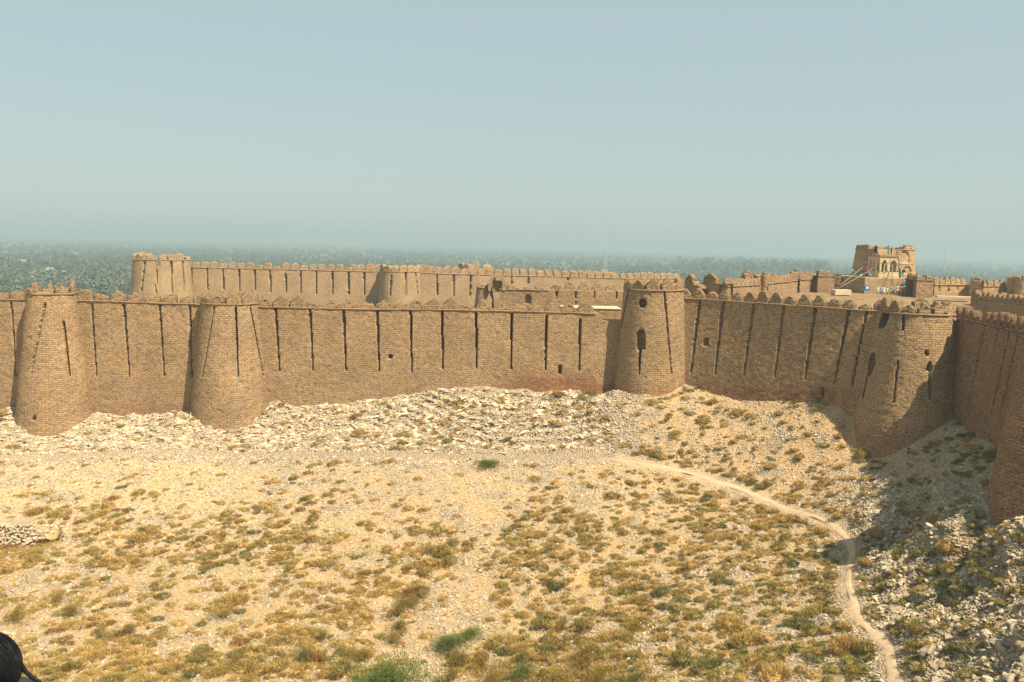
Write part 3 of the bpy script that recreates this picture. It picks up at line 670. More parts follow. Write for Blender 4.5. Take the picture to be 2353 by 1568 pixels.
sk_['o'].matrix_parent_inverse = Matrix.Translation(Vector(t.location)).inverted()
# ------------------------------------------------------------------ stones, grass and shrubs
def lib(name):
    return bpy.data.collections.new(name)
def proto(col, name, me):
    o = bpy.data.objects.new(name, me); col.objects.link(o); return o
def scatter(name, P, rot, scl, idx, col, label, seed=0):
    me = bpy.data.meshes.new(name); n = len(P)
    me.vertices.add(n); me.vertices.foreach_set('co', np.asarray(P, np.float32).ravel())
    for k, v, ty in (('rot', rot, 'FLOAT_VECTOR'), ('scl', scl, 'FLOAT_VECTOR')):
        a = me.attributes.new(k, ty, 'POINT'); a.data.foreach_set('vector', np.asarray(v, np.float32).ravel())
    a = me.attributes.new('idx', 'INT', 'POINT'); a.data.foreach_set('value', np.asarray(idx, np.int32)); me.update()
    o = ob(name, me); t = bpy.data.node_groups.new(name+'_scatter', 'GeometryNodeTree')
    t.interface.new_socket('Geometry', in_out='INPUT', socket_type='NodeSocketGeometry'); t.interface.new_socket('Geometry', in_out='OUTPUT', socket_type='NodeSocketGeometry')
    N = t.nodes.new; L = t.links.new
    gi, go, ip, ci = N('NodeGroupInput'), N('NodeGroupOutput'), N('GeometryNodeInstanceOnPoints'), N('GeometryNodeCollectionInfo')
    ci.inputs['Collection'].default_value = col; ci.inputs['Separate Children'].default_value = True; ci.inputs['Reset Children'].default_value = True
    def na(nm, ty): q = N('GeometryNodeInputNamedAttribute'); q.data_type = ty; q.inputs['Name'].default_value = nm; return [s for s in q.outputs if s.enabled and s.name == 'Attribute'][0]
    er = N('FunctionNodeEulerToRotation'); L(na('rot', 'FLOAT_VECTOR'), er.inputs[0])
    L(gi.outputs[0], ip.inputs['Points']); L(ci.outputs[0], ip.inputs['Instance']); ip.inputs['Pick Instance'].default_value = True
    L(na('idx', 'INT'), ip.inputs['Instance Index']); L(er.outputs[0], ip.inputs['Rotation']); L(na('scl', 'FLOAT_VECTOR'), ip.inputs['Scale']); L(ip.outputs[0], go.inputs[0])
    m = o.modifiers.new('scatter', 'NODES'); m.node_group = t
    return tag(o, label, kind='stuff')
import bmesh
def rock_mesh(name, m, seed, sub=1, flat=.7, ang=.35):
    bm = bmesh.new(); bmesh.ops.create_icosphere(bm, subdivisions=sub, radius=1)
    rg = random.Random(seed); planes = [(Vector((rg.gauss(0, 1), rg.gauss(0, 1), rg.gauss(0, .8))).normalized(), rg.uniform(.45, .8)) for _ in range(7)]
    sx, sy = rg.uniform(.8, 1.25), rg.uniform(.7, 1.0)
    for v in bm.verts:
        for d, k in planes:
            e = v.co.dot(d)-k
            if e > 0: v.co -= d*e*.95
        v.co *= 1+rg.uniform(-ang, ang)*.3
        v.co.x *= sx; v.co.y *= sy; v.co.z *= flat
    me = bpy.data.meshes.new(name); bm.to_mesh(me); bm.free(); me.materials.append(m); return me
stone_lib = lib('stone_shapes')
for i in range(12):
    proto(stone_lib, 'stone_shape_%02d' % i, rock_mesh('stone_shape', M['stone' if i % 6 else 'stone_d'], 100+i, 1 if i < 8 else 2, [.75, .5, .85, .4][i % 4]))
def tuft_mesh(name, m, seed, n=70, h=.55, spread=.62, lean=(0, 0), wd=.045, m2=None):
    """a cushion of fine blades"""
    rg = random.Random(seed); V = []; F_ = []
    for i in range(n):
        r = spread*math.sqrt(rg.random()); a = rg.uniform(0, 6.283); bx, by = r*math.cos(a)*1.15, r*math.sin(a)
        dome = h*math.sqrt(max(0, 1-(r/spread)**2)); z0 = dome*rg.uniform(.0, .8); l_ = rg.uniform(.12, .26); o_ = r/spread
        tx, ty = bx+math.cos(a)*o_*l_*.8+rg.gauss(0, .05)+lean[0]*l_, by+math.sin(a)*o_*l_*.8+rg.gauss(0, .05)+lean[1]*l_
        w = wd*rg.uniform(.6, 1.3)*.5; b = rg.uniform(0, 3.14); wx, wy = w*math.cos(b), w*math.sin(b); k = len(V)
        V += [(bx-wx, by-wy, z0-.05), (bx+wx, by+wy, z0-.05), (tx+wx*.3, ty+wy*.3, z0+l_), (tx-wx*.3, ty-wy*.3, z0+l_)]; F_.append((k, k+1, k+2, k+3)); continue
        out = rg.uniform(.15, .75); tx, ty = bx+math.cos(a+rg.gauss(0, .4))*out*.5*r/spread*1.6+lean[0]*h+rg.gauss(0, .07), by+math.sin(a+rg.gauss(0, .4))*out*.5*r/spread*1.6+lean[1]*h+rg.gauss(0, .07)
        hh = h*(1-.55*(r/spread)**2)*rg.uniform(.65, 1.1); w = wd*rg.uniform(.7, 1.5); b = rg.uniform(0, 3.14); wx, wy = w*math.cos(b), w*math.sin(b)
        mx, my = (bx+tx)/2+rg.gauss(0, .03), (by+ty)/2+rg.gauss(0, .03)
        k = len(V); V += [(bx-wx, by-wy, -.12), (bx+wx, by+wy, -.12), (mx+wx, my+wy, hh*.62), (mx-wx, my-wy, hh*.62), (tx, ty, hh)]
        F_ += [(k, k+1, k+2, k+3), (k+3, k+2, k+4)]
    k = len(V); nr, na_ = 4, 12
    for i in range(nr+1):
        f = i/nr
        for j in range(na_):
            a = 6.283*j/na_; rr = spread*.66*math.cos(f*1.45)*(1+rg.uniform(-.14, .14)); V.append((rr*math.cos(a)*1.15, rr*math.sin(a), h*.62*math.sin(f*1.5)*(1+rg.uniform(-.12, .12))-.06))
    for i in range(nr):
        for j in range(na_): F_.append((k+i*na_+j, k+i*na_+(j+1) % na_, k+(i+1)*na_+(j+1) % na_, k+(i+1)*na_+j))
    return mesh(name, V, F_, [m])
tuft_lib = lib('grass_shapes')
TM = ['straw', 'straw', 'straw', 'olive', 'olive', 'green', 'rust', 'straw']
for i in range(16):
    proto(tuft_lib, 'grass_shape_%02d' % i, tuft_mesh('grass_shape', M[TM[i % 8]], 300+i, 420, .5+.05*(i % 4), .62, (-.25, -.1)))
def cand(n, seed):
    g_ = np.random.default_rng(seed); Yv = 40+(106-40)*g_.random(n)**.85
    x = (g_.random(n)*2-1)*.66*Yv; return x, Yv, g_
def valid(x, y):
    ok = ~inpoly(x, y, FORT)
    for (tx, ty, tr) in ((r1, 104.4, 4.7), (r2, 105.1, 4.8), (r3, 105, 4.6), (rx, 89, 5.9), (41, 61.6, 5.0)): ok &= np.hypot(x-tx, y-ty) > tr
    return ok & ~((y > 104.2) & (x < 17))
N_ST = 330000
x, y, g_ = cand(N_ST, 5); z = height(x, y); fx, fy, above, crag, white = masks(x, y, z); pd = seg_dist(x, y, PATHL)
nz_ = fbm(x*.16, y*.16, 51, 4); nz2 = fbm(x*.6, y*.6, 52, 3)
# bare scree bands that run down the valley
band = np.exp(-((fx-(1172-(fy-1050)*.36))/66.)**2)*sst(1060, 1130, fy) + .8*np.exp(-((fx-(1560-(fy-950)*1.0))/60.)**2)*sst(1050, 1150, fy)*sst(1400, 1250, fy)
scree = sst(1250, 1500, fx)*sst(1130, 1060, fy) + band
dens = .5+.35*sst(1400, 1100, fy)*sst(1500, 900, fx)+.65*sst(.45, .6, nz_)*sst(.3, .6, nz2) + .3*above + 1.0*crag + .7*scree + .5*white
pad_in = inpoly(x, y, [tuple(p[:2]) for p in PAD])
keep = valid(x, y) & (g_.random(len(x)) < np.clip(dens, 0, 1)) & (pd > .45) & ~pad_in
keep &= g_.random(len(x)) < sst(.3, 1.1, pd)+.12
x, y, z, crag, above, white, fy = [a[keep] for a in (x, y, z, crag, above, white, fy)]; n = len(x)
u = g_.random(n); sz = .055*(u+1e-3)**(-.34)*(1+.5*crag+.35*above); sz = np.minimum(sz, .17+.11*crag+.2*above)
print('stones', n)
scl = np.stack([sz*g_.uniform(.9, 1.5, n), sz*g_.uniform(.8, 1.2, n), sz*g_.uniform(.6, 1.05, n)], -1)
scl[:, 0] *= 1+.5*above
rot = np.stack([g_.normal(0, .3, n), g_.normal(0, .3, n), g_.uniform(0, 6.28, n)*(1-.8*above)], -1)
P = np.stack([x, y, z+sz*.15], -1); idx = g_.integers(0, 12, n)
big = np.argsort(-(sz/np.hypot(x, y)))[:150]; small = np.setdiff1d(np.arange(n), big)
scatter('scree', P[small], rot[small], scl[small], idx[small], stone_lib, 'loose pale stones strewn over the valley slopes')
bould = [rock_mesh('boulder', M['stone' if i % 3 else 'stone_d'], 400+i, 3, .8, .2) for i in range(8)]
for k in big:
    o = ob('boulder', bould[int(idx[k]) % 8], None, P[k]+np.array([0, 0, .02]), tuple(float(v) for v in rot[k]), tuple(float(v) for v in scl[k]*1.15))
    bx, by = proj(P[k]); tone = 'brown' if int(idx[k]) % 3 == 0 else 'pale'
    where = ('on the ledges below the sunlit wall' if bx < 1500 else 'in the bottom right corner of the crags' if by > 1430 and bx > 2150 else 'between the footpath and the lower crags' if by > 1380 else
        'on the upper crags near the rightmost tower' if bx > 2150 else 'on the crag overhanging the bend of the footpath' if by > 1150 else 'below the massive right-hand tower')
    tag(o, '%s weathered boulder %s' % (tone, where), 'boulder', '%s boulders %s' % (tone, where))
# grass tussocks
x, y, g_ = cand(30000, 8); z = height(x, y); fx, fy, above, crag, white = masks(x, y, z); pd = seg_dist(x, y, PATHL)
nz_ = fbm(x*.13, y*.13, 61, 4); nz2 = fbm(x*.5, y*.5, 62, 3)
band = np.exp(-((fx-(1172-(fy-1050)*.36))/62.)**2)*sst(1060, 1130, fy)
low = sst(1080, 1300, fy)
dens = (.10+.50*low)*(.35+1.1*sst(.42, .58, nz_))*(.45+.9*sst(.4, .6, nz2)) + .12*sst(1400, 1600, fx) + .14*above
dens += .12*sst(1250, 1400, fx)*sst(1900, 1750, fx)*sst(1180, 1350, fy)
dens += .7*np.exp(-((pd-1.25)/.45)**2)*sst(1400, 1450, fx)
dens *= (1-.98*band)*(1-.55*crag)*(1-.2*above)*1.0; dens *= 1-.45*white*sst(1250, 1150, fy)
keep = valid(x, y) & (g_.random(len(x)) < np.clip(dens*1.0, 0, .95)) & (pd > .95) & ~inpoly(x, y, [tuple(p[:2]) for p in PAD])
x, y, z, fx, fy = [a[keep] for a in (x, y, z, fx, fy)]; n = len(x)
gr = np.clip(.08+.38*sst(1150, 1900, fx)*sst(1100, 1500, fy)+.25*sst(1900, 2100, fx)+.5*(fbm(x*.2, y*.2, 71, 3)-.5)+.12*sst(900, 1100, fx), 0, 1)
u = g_.random(n); fam = np.where(u < gr*.45, 5, np.where(u < gr*1.15+.05, 3+g_.integers(0, 2, n), np.where(g_.random(n) < .06*sst(1500, 500, fx)+.02, 6, g_.integers(0, 3, n))))
idx = fam+8*g_.integers(0, 2, n)
s_ = .40*np.exp(g_.normal(0, .38, n))*(1+.15*sst(1300, 1568, fy)); s_ = np.clip(s_, .2, 1.25)
scl = np.stack([s_*g_.uniform(.9, 1.6, n), s_*g_.uniform(.8, 1.2, n), s_*g_.uniform(.7, 1.25, n)], -1)
rot = np.stack([g_.normal(0, .08, n), g_.normal(0, .08, n), g_.normal(.5, .5, n)], -1)
P = np.stack([x, y, z-.02], -1)
print('tufts', n)
big = np.argsort(-(s_*np.sqrt(scl[:, 0])/np.hypot(x, y)))[:220]; small = np.setdiff1d(np.arange(n), big)
scatter('dry_grass', P[small], rot[small], scl[small], idx[small], tuft_lib, 'dry golden grass tufts between the stones')
LB = {'straw': 'golden dry grass tussock', 'olive': 'olive green grass tussock', 'green': 'grey green grass tussock', 'rust': 'rusty brown dry weed'}
gsets = [tuft_mesh('grass_tussock', M[TM[i % 8]], 500+i, 900, .55, .62, (-.2, -.1), .035) for i in range(16)]
for k in big:
    c_ = TM[int(idx[k]) % 8]
    bx, by = proj(P[k]); wh = ('along the bottom edge' if by > 1500 else 'on the lower slope' if by > 1400 else 'on the middle slope')+(' at the left' if bx < 600 else ' left of centre' if bx < 1150 else ' right of centre' if bx < 1750 else ' by the lower footpath')
    tag(ob('grass_tussock', gsets[int(idx[k])], None, P[k], tuple(float(v) for v in rot[k]), tuple(float(v) for v in scl[k])), LB[c_]+' '+wh, 'grass tussock', c_+' tussocks '+wh)
def bush_mesh(name, m, seed, n=900, h=.8, wd=.05, clumps=9, flat=.7, ll=1.0):
    rg = random.Random(seed); V = []; F_ = []
    cl = [(rg.gauss(0, .38), rg.gauss(0, .3), h*rg.uniform(.25, .75), rg.uniform(.22, .42)) for _ in range(clumps)]
    for i in range(n):
        cx, cy, cz, cr_ = rg.choice(cl); d = Vector((rg.gauss(0, 1), rg.gauss(0, 1), rg.gauss(0, 1))).normalized()*cr_*rg.uniform(.55, 1.12)
        p = Vector((cx, cy, cz))+Vector((d.x, d.y, d.z*flat)); 
        if p.z < 0: p.z = rg.uniform(0, .1)
        up = (d.normalized()+Vector((0, 0, .7))).normalized(); sd_ = up.orthogonal().normalized(); sd_.rotate(Matrix.Rotation(rg.uniform(0, 6.28), 3, up))
        l = rg.uniform(.045, .1)*ll; k = len(V); w2 = wd*rg.uniform(.6, 1.2)*.5
        V += [p-sd_*w2, p+sd_*w2, p+up*l+sd_*w2*.4, p+up*l-sd_*w2*.4]; F_.append((k, k+1, k+2, k+3))
    return mesh(name, V, F_, [m])
def twigs(seed, h=.6, n=14, sp=.55):
    rg = random.Random(seed); m = MB()
    for _ in range(n):
        a = rg.uniform(0, 6.28); r = sp*rg.uniform(.3, 1); m.tube([(0, 0, -.1), (r*.4*math.cos(a), r*.4*math.sin(a), h*.5), (r*math.cos(a), r*math.sin(a), h*rg.uniform(.6, 1))], [.025, .016, .006], 3, False)
    return m.mesh('twigs', M['bark'])
BM = [bush_mesh('foliage', M['bush'], 700+i, 3200, .8, .022, 10, .7, .7) for i in range(4)]; AM = [bush_mesh('foliage', M['acacia'], 720+i, 9000, .8, .016, 26, .6, .5) for i in range(2)]
OM = [bush_mesh('foliage', M['olive'], 740+i, 3200, .6, .022, 8, .7, .7) for i in range(3)]; TWG = [twigs(i) for i in range(3)]
def ghit(px, py): return hit([px], [py], lambda a, b: height(a, b))[0]
def shrub(px, py, wpx, hpx, kind, label, n=[0]):
    p = ghit(px, py); n[0] += 1; s_ = wpx/1950*p[1]/1.5; hz = hpx/1950*p[1]/.85
    t = tag(ob('shrub', None, None, p), label, 'shrub')
    me = {'b': BM, 'a': AM, 'o': OM}[kind]; me = me[n[0] % len(me)]
    ob('foliage', me, t, (0, 0, 0), random.uniform(-.5, .5), (s_, s_, hz)); ob('twigs', TWG[n[0] % 3], t, (0, 0, 0), random.uniform(0, 6), (s_*.8, s_*.8, hz)); return t
shrub(880, 1600, 200, 95, 'a', 'large dark green feathery bush cut by the bottom edge, left of centre')
shrub(935, 1330+195, 70, 60, 'a', 'upper sprig of the green feathery bush near the bottom edge') if False else None
shrub(1030, 1497, 88, 52, 'a', 'leafy green shrub with a yellow top beside the bare scree strip')
shrub(1078, 1468, 60, 30, 'a', 'small green spray just above the leafy green shrub')
shrub(1050, 1532, 60, 45, 'b', 'yellow-green bush directly below the leafy green shrub')
shrub(1106, 1535, 62, 36, 'b', 'bright yellow bush right of the yellow-green bush')
shrub(1125, 1568, 70, 46, 'b', 'rounded yellow-brown bush at the bottom edge, centre')
shrub(1030, 1572, 50, 40, 'b', 'small dark yellow bush at the bottom edge below centre')
shrub(1350, 1515, 84, 58, 'b', 'broad mustard bush, topmost of the mustard cluster at lower centre right')
shrub(1335, 1545, 90, 45, 'b', 'wide dark mustard bush in the middle of the mustard cluster')
shrub(1270, 1572, 95, 50, 'b', 'spreading mustard bush at the bottom edge of the cluster')
shrub(1370, 1572, 70, 40, 'b', 'low mustard bush at the bottom right of the cluster')
shrub(1200, 1525, 60, 42, 'o', 'dull olive bush left of the mustard cluster')
shrub(1195, 1560, 72, 44, 'a', 'grey green bush at the bottom edge left of the mustard cluster')
shrub(1740, 1545, 46, 34, 'b', 'lone yellow bush on the slope left of the lower footpath')
shrub(1290, 1448, 44, 34, 'b', 'small mustard bush above the cluster at centre right')
shrub(1455, 1450, 40, 30, 'b', 'mustard shrub standing among olive tufts, centre right')
shrub(36, 1428, 54, 40, 'b', 'dark spiky yellow bush at the left edge above the head of hair')
shrub(165, 1410, 50, 32, 'b', 'dark spiky round bush, second from the left edge')
shrub(128, 1388, 22, 22, 'b', 'tiny upright bush between the two dark spiky bushes')
shrub(157, 1540, 40, 28, 'b', 'small brown bush near the bottom left corner')
shrub(540, 1530, 40, 28, 'b', 'small dark bush low down between grass tussocks, left of centre')
shrub(740, 1468, 34, 26, 'b', 'dark spiky little bush left of the bare scree strip')
shrub(915, 1418, 54, 48, 'b', 'tall yellow-olive bush in the chain beside the bare scree strip')
shrub(918, 1450, 48, 34, 'o', 'olive bush directly under the tall yellow-olive bush')
shrub(900, 1478, 50, 36, 'o', 'lowest olive bush of the chain beside the scree strip')
shrub(962, 1372, 52, 34, 'o', 'dark olive cushion bush at the top right of the chain')
shrub(945, 1396, 60, 36, 'o', 'wide olive cushion bush below the dark olive cushion')
shrub(835, 1520, 60, 40, 'b', 'brown and yellow bush left of the large green bush')
shrub(790, 1508, 56, 30, 'o', 'pale olive bush left of the brown and yellow bush')
shrub(515, 1420, 50, 26, 'o', 'flat olive cushion bush at lower left centre')
shrub(690, 1520, 64, 50, 'o', 'thin grey see-through bush at lower left centre')
shrub(230, 1465, 62, 26, 'o', 'broad flat olive bush at the lower left')
shrub(295, 1458, 50, 36, 'o', 'rounded golden olive bush at the lower left')
shrub(1035, 1252, 50, 20, 'o', 'flat olive cushion at the upper end of the scree strip')
shrub(1025, 1292, 52, 30, 'o', 'olive cushion bush beside the upper scree strip')
shrub(1120, 1072, 66, 20, 'a', 'green mat of shrub on the footpath edge below the near wall')
shrub(1352, 905, 52, 16, 'o', 'yellow-green shrub on the bank left of the two-window tower')
shrub(1340, 920, 40, 18, 'o', 'yellow grass bush below the yellow-green shrub by the middle tower')
shrub(1876, 925, 28, 14, 'a', 'dark green shrub in shade at the foot of the darker wall')
shrub(2165, 1265+180, 36, 22, 'b', 'round yellow-green bush on the crags at the lower right')
shrub(2200, 1345, 34, 24, 'b', 'isolated round bush on the rocky slope, right of the crags')
shrub(2330, 1065, 34, 24, 'a', 'dark green shrub in the shade by the rightmost tower')
# dry-stone retaining wall of the small terrace at the left edge
t = thing('retaining_wall', 'dry-stone retaining wall of rounded pale stones at the left edge', 'stone wall', tuple(hit([60], [1250])[0]))
rows_ = []
sm_ = [rock_mesh('stone', M['stone'], 900+i, 1, .75) for i in range(6)]
wl, wr = hit([-60], [1229])[0], hit([150], [1222])[0]
cnt = 0
for r_ in range(8):
    for k in range(38):
        f = (k+.5*(r_ % 2)+random.uniform(-.38, .38))/38
        if f > 1.0-.05*r_ or cnt >= 300: continue
        p = wl*(1-f)+wr*f; s_ = random.uniform(.11, .24)
        zt_ = PADZ-.02-.26*r_+random.uniform(-.12, .10)-.25*max(0, f-.7); yy = p[1]-.11*r_+random.uniform(-.1, .1)
        o = ob('stone', sm_[random.randrange(6)], t, (p[0]-t.location.x, yy-t.location.y, zt_-t.location.z), (random.gauss(0, .4), random.gauss(0, .4), random.uniform(0, 6)), (s_*1.25, s_, s_)); cnt += 1
# ------------------------------------------------------------------ ruins on the right
z8 = lambda x, y: ((1650+x/4.706)/1.088, (640+y/4.706)/1.088)
z5 = lambda x, y: ((2080+x/7.353)/1.088, (590+y/7.353)/1.088)
def W8(x, y, Y): return at(*z8(x, y), Y)
def W5(x, y, Y): return at(*z5(x, y), Y)
def z4p(x, y): return (1764.7+x/3.993, 514.7+y/3.993)
def W4(x, y, Y): return at(*z4p(x, y), Y)
def rwall(label, a, b, zt, mer, mk='brick', Ya=0, thick=1.2, zb=-14, seed=40, corn=True, crumble=0, openings=(), name='ruined_wall'):
    return wall(label, [a, b], zt, zb, .0, list(openings), mer, mk=mk, thick=thick, step=.18, seed=seed, corn=corn, miss=.02, rough=.05, crumble=crumble, name=name)
xy = lambda p: (float(p[0]), float(p[1]))
# a broken pair of merlons on a stub, behind the parapet
rwall('crumbling stub of wall with two broken battlements, right behind the two-window tower', xy(W8(285, 400, 122)), xy(W8(500, 400, 119)), float(W8(400, 300, 120)[2]), [dict(style='tri', pitch=1.6, gap=.2, h=1.3, th=1.0, worn=.5)], seed=41, crumble=.8)
zr = float(W8(600, 322, 122)[2])
rwall('short ruined wall with two large angular battlements seen above the darker wall', xy(W8(498, 400, 124)), xy(W8(792, 400, 120)), zr, [dict(style='tri', pitch=2.5, gap=.1, h=1.45, th=.9, worn=.12)], seed=42)
za = float(W8(1000, 350, 123)[2])
rwall('bright ruined wall with narrow close-set battlements, left of the brown pier', xy(W8(790, 400, 120)), xy(W8(1215, 400, 129)), za, [dict(style='bullet', pitch=1.45, gap=.18, h=1.3, th=.8, worn=.12)], seed=43)
tower('short brown ruined pier between two bright ruined walls', float(W8(1240, 300, 128.3)[0]), 128.6, .62, float(W8(1240, 225, 128)[2]), -14, .0, [], None, seed=44, step=.15, corn=False, name='ruined_pier')
rwall('long bright ruined wall with tall slender battlements rising to the right', xy(W8(1270, 400, 128)), xy(W8(1640, 400, 139)), lambda s, P: np.linspace(float(W8(1280, 325, 128)[2]), float(W8(1640, 282, 139)[2]), len(s)), [dict(style='bullet', pitch=1.35, gap=.18, h=1.45, th=.8, worn=.14)], seed=45)
rwall('bright ruined wall with chipped slender battlements, next to the blank square block', xy(W8(1642, 400, 138)), xy(W8(1850, 400, 143)), float(W8(1740, 272, 140)[2]), [dict(style='bullet', pitch=1.3, gap=.16, h=1.4, th=.8, worn=.18)], seed=46)
rwall('blank square brick block at the right end of the bright ruins', xy(W8(1850, 400, 140)), xy(W8(2045, 400, 140)), float(W8(1950, 236, 140)[2]), [dict(style='square', pitch=1.95, gap=.15, h=.95, th=1.2, worn=.2)], thick=3.5, seed=47, name='ruined_block')
rwall('narrow low block stepping down beside the blank square block', xy(W8(2047, 400, 141)), xy(W8(2120, 400, 140.5)), float(W8(2080, 245, 141)[2]), [dict(style='square', pitch=.95, gap=.1, h=.6, th=1.0, worn=.2)], thick=3, seed=48, corn=False, name='ruined_block')
rwall('crumbled heap of old battlements standing above the bright ruined walls', xy(W8(1000, 260, 142)), xy(W8(1370, 260, 144)), float(W8(1150, 222, 142)[2]), [dict(style='tri', pitch=1.75, gap=.25, h=1.5, th=1.2, worn=.5)], seed=49, crumble=.9, corn=False, thick=2)
rwall('low broken wall top behind the bright ruins, left of the lookout tower', xy(W8(1590, 210, 152)), xy(W8(1850, 210, 153)), float(W8(1700, 195, 152)[2]), [dict(style='square', pitch=1.6, gap=.5, h=.6, th=1.0, worn=.5)], seed=50, crumble=.6, corn=False)
t = thing('stone_slab', 'flat plastered slab leaning at the foot of the square block', 'slab', tuple(W8(2130, 430, 134)))
m = MB(); m.box((0, 0, 0), (2.6, 2.0, .8), jit=.08); m.ob('slab', M['plaster'], t)
# terrace below the lookout tower
Yt = 141.5
zt_ = float(W5(700, 770, Yt)[2]); zg = float(W5(900, 1075, 139)[2])
t = thing('terrace', 'raised brick terrace carrying the pillared pavilion and the lookout tower', 'terrace', (62, 146, zg))
pa, pb, pc = xy(W5(150, 900, 149)), xy(W5(600, 900, Yt)), xy(W5(1420, 900, Yt+.8))
for pth, sd_, lb in (([pa, pb], 51, 0), ([pb, pc], 52, 0)):
    k_ = skin('retaining_wall', t, pth, zt_, zg-3, M['brick_far'], .02, 3.0, .18, seed=sd_, miss=.01, rough=.04)
m = MB(); pd_ = (pc[0]+1, 159); pe_ = (pa[0]+2.5, 159)
V = [(p[0], p[1]+.4, z_) for z_ in (zt_-.6, zt_+.03) for p in (pa, pb, pc, pd_, pe_)]
m.add(V, [(4, 3, 2, 1, 0), (5, 6, 7, 8, 9)]+[(i, (i+1) % 5, (i+1) % 5+5, i+5) for i in range(5)])
m.ob('paving', M['brick_pale'], t); settle(t)
# lower court where the visitors stand
# lookout tower
Yl = 153.0; cxl = float(W5(962, 400, Yl)[0]); rl = 490/7.353/1.088*Yl/1950; zl_ = float(W5(960, 240, Yl-4)[2]); zn = float(W5(1000, 352, Yl-4)[2])
gA, gB = z5(850, 0)[0], z5(1225, 0)[0]
def ztl_(s, P):
    fx, fy = proj(np.c_[P, np.full(len(P), zl_)]); return np.where((P[:, 1] < Yl) & (fx > gA) & (fx < gB), zn, zl_)
def arc5(x0, y0, x1, y1, dep): return arch(*z5(x0, y0), *z5(x1, y1), dep, .6, .4)
tl, skl = tower('lookout tower above the pavilion, tapering, its front parapet broken open', cxl, Yl, rl, 0, zt_-2, .11, [arc5(1262, 275, 1425, 505, .25), arc5(1310, 560, 1470, 700, .25)], dict(style='square', pitch=2.0, gap=.35, h=.95, th=.6, worn=.25, skip=(9, 10, 11)), mk='brick_far', step=.15, seed=55, ztopf=ztl_, roof=1.05, thick=.7, name='lookout_tower', miss=.01)
# pavilion
def arch_panel(name, mat_, parent, p0, p1, z0, H, th, arches, lobes=False):
    p0 = np.array(p0[:2], float); p1 = np.array(p1[:2], float); L = float(np.hypot(*(p1-p0))); d = (p1-p0)/L; nn = np.array([d[1], -d[0]])
    us = [0, L]
    for (c, w_, zs, ztp) in arches: us += list(np.linspace(c-w_/2, c+w_/2, 15)) + [c-w_/2-1e-3, c+w_/2+1e-3]
    us = np.array(sorted(us)); zb = np.zeros(len(us))
    for (c, w_, zs, ztp) in arches:
        q = np.clip(np.abs(us-c)/(w_/2), 0, 1); ins_ = np.abs(us-c) <= w_/2
        cv = zs+(ztp-zs)*(1-q**1.7)**.75
        if lobes: cv = cv-.05*np.abs(np.sin(q*math.pi*2.5))
        zb = np.where(ins_, cv, zb)
    V = []; F_ = []
    for i, u_ in enumerate(us):
        p = p0+d*u_
        for off in (0, th):
            for z_ in (zb[i], H): V.append((p[0]-nn[0]*off, p[1]-nn[1]*off, z0+z_))
    for i in range(len(us)-1):
        a = i*4; b = a+4; F_ += [(a, b, b+1, a+1), (a+2, a+3, b+3, b+2), (a, a+2, b+2, b), (a+1, b+1, b+3, a+3)]
    F_ += [(0, 1, 3, 2), (len(us)*4-4, len(us)*4-2, len(us)*4-1, len(us)*4-3)]
    return ob(name, mesh(name, V, F_, [mat_]), parent)
Yp = 143.6
A1, A2 = W5(880, 560, Yp), W5(1212, 560, Yp); Lp = float(np.hypot(A2[0]-A1[0], A2[1]-A1[1]))
B0 = W5(655, 560, Yp+2.9)
zp1, zp2 = float(W5(1000, 668, Yp)[2]), float(W5(1000, 382, Yp)[2]); Hp = zp2-zp1
t = thing('pavilion', 'cream sandstone pavilion with cusped arches and thin columns, in front of the lookout tower', 'pavilion', (float(A1[0]+A2[0])/2, Yp+1.5, zt_))
fr = lambda x: (x-880)/332*Lp
arch_panel('arcade', M['pav'], t, A1, A2, zp1, Hp, .28, [(fr(965), 105/332*Lp, Hp*.50, Hp*.80), (fr(1130), 120/332*Lp, Hp*.50, Hp*.80)], True)
L2 = float(np.hypot(A1[0]-B0[0], A1[1]-B0[1]))
arch_panel('side_arcade', M['pav'], t, B0, A1, zp1, Hp, .25, [(L2*.20, L2*.20, Hp*.5, Hp*.78), (L2*.5, L2*.20, Hp*.5, Hp*.78), (L2*.82, L2*.20, Hp*.5, Hp*.78)], True)
arch_panel('side_arcade', M['pav'], t, A2, (A2[0]+.4, Yp+3.6), zp1, Hp, .25, [], False)
m = MB(); back = [(float(A1[0])-.12, Yp-.12), (float(A2[0])+.12, Yp-.12), (float(A2[0])+.5, Yp+4.6), (float(B0[0])-.2, Yp+4.6), (float(B0[0])-.15, float(B0[1])-.1)]
def prism(m, pts_, z0, z1):
    n = len(pts_); m.add([(p[0], p[1], z_) for z_ in (z0, z1) for p in pts_], [tuple(range(n-1, -1, -1)), tuple(range(n, 2*n))]+[(i, (i+1) % n, (i+1) % n+n, i+n) for i in range(n)])
prism(m, back, zp2-.02, zp2+.22); m.ob('roof', M['brick_pale'], t)
m = MB(); inn_ = [(p[0]*.985+.015*float(A1[0]+1.5), p[1]+(.1 if p[1] < Yp+1 else 0)) for p in back]; prism(m, back, zt_-.3, zp1+.02); m.ob('plinth', M['pav'], t)
m = MB(); prism(m, [(float(A1[0])-.3, Yp-.32), (float(A2[0])+.2, Yp-.32), (float(A2[0])+.2, Yp-.13), (float(A1[0])-.3, Yp-.13)], zt_-.3, zp1-.55); m.ob('step', M['pav'], t)
for cxp in (890, 968, 1042, 1122, 1205):
    p = W5(cxp, 600, Yp-.02); m = MB(); hh = Hp*.52
    m.box((p[0], p[1]+.14, zp1+.07), (.2, .2, .14)); m.tube([(p[0], p[1]+.14, zp1+.1), (p[0], p[1]+.14, zp1+hh-.1)], [.075, .06], 8); m.box((p[0], p[1]+.14, zp1+hh-.05), (.19, .19, .12)); m.ob('column', M['pav'], t)
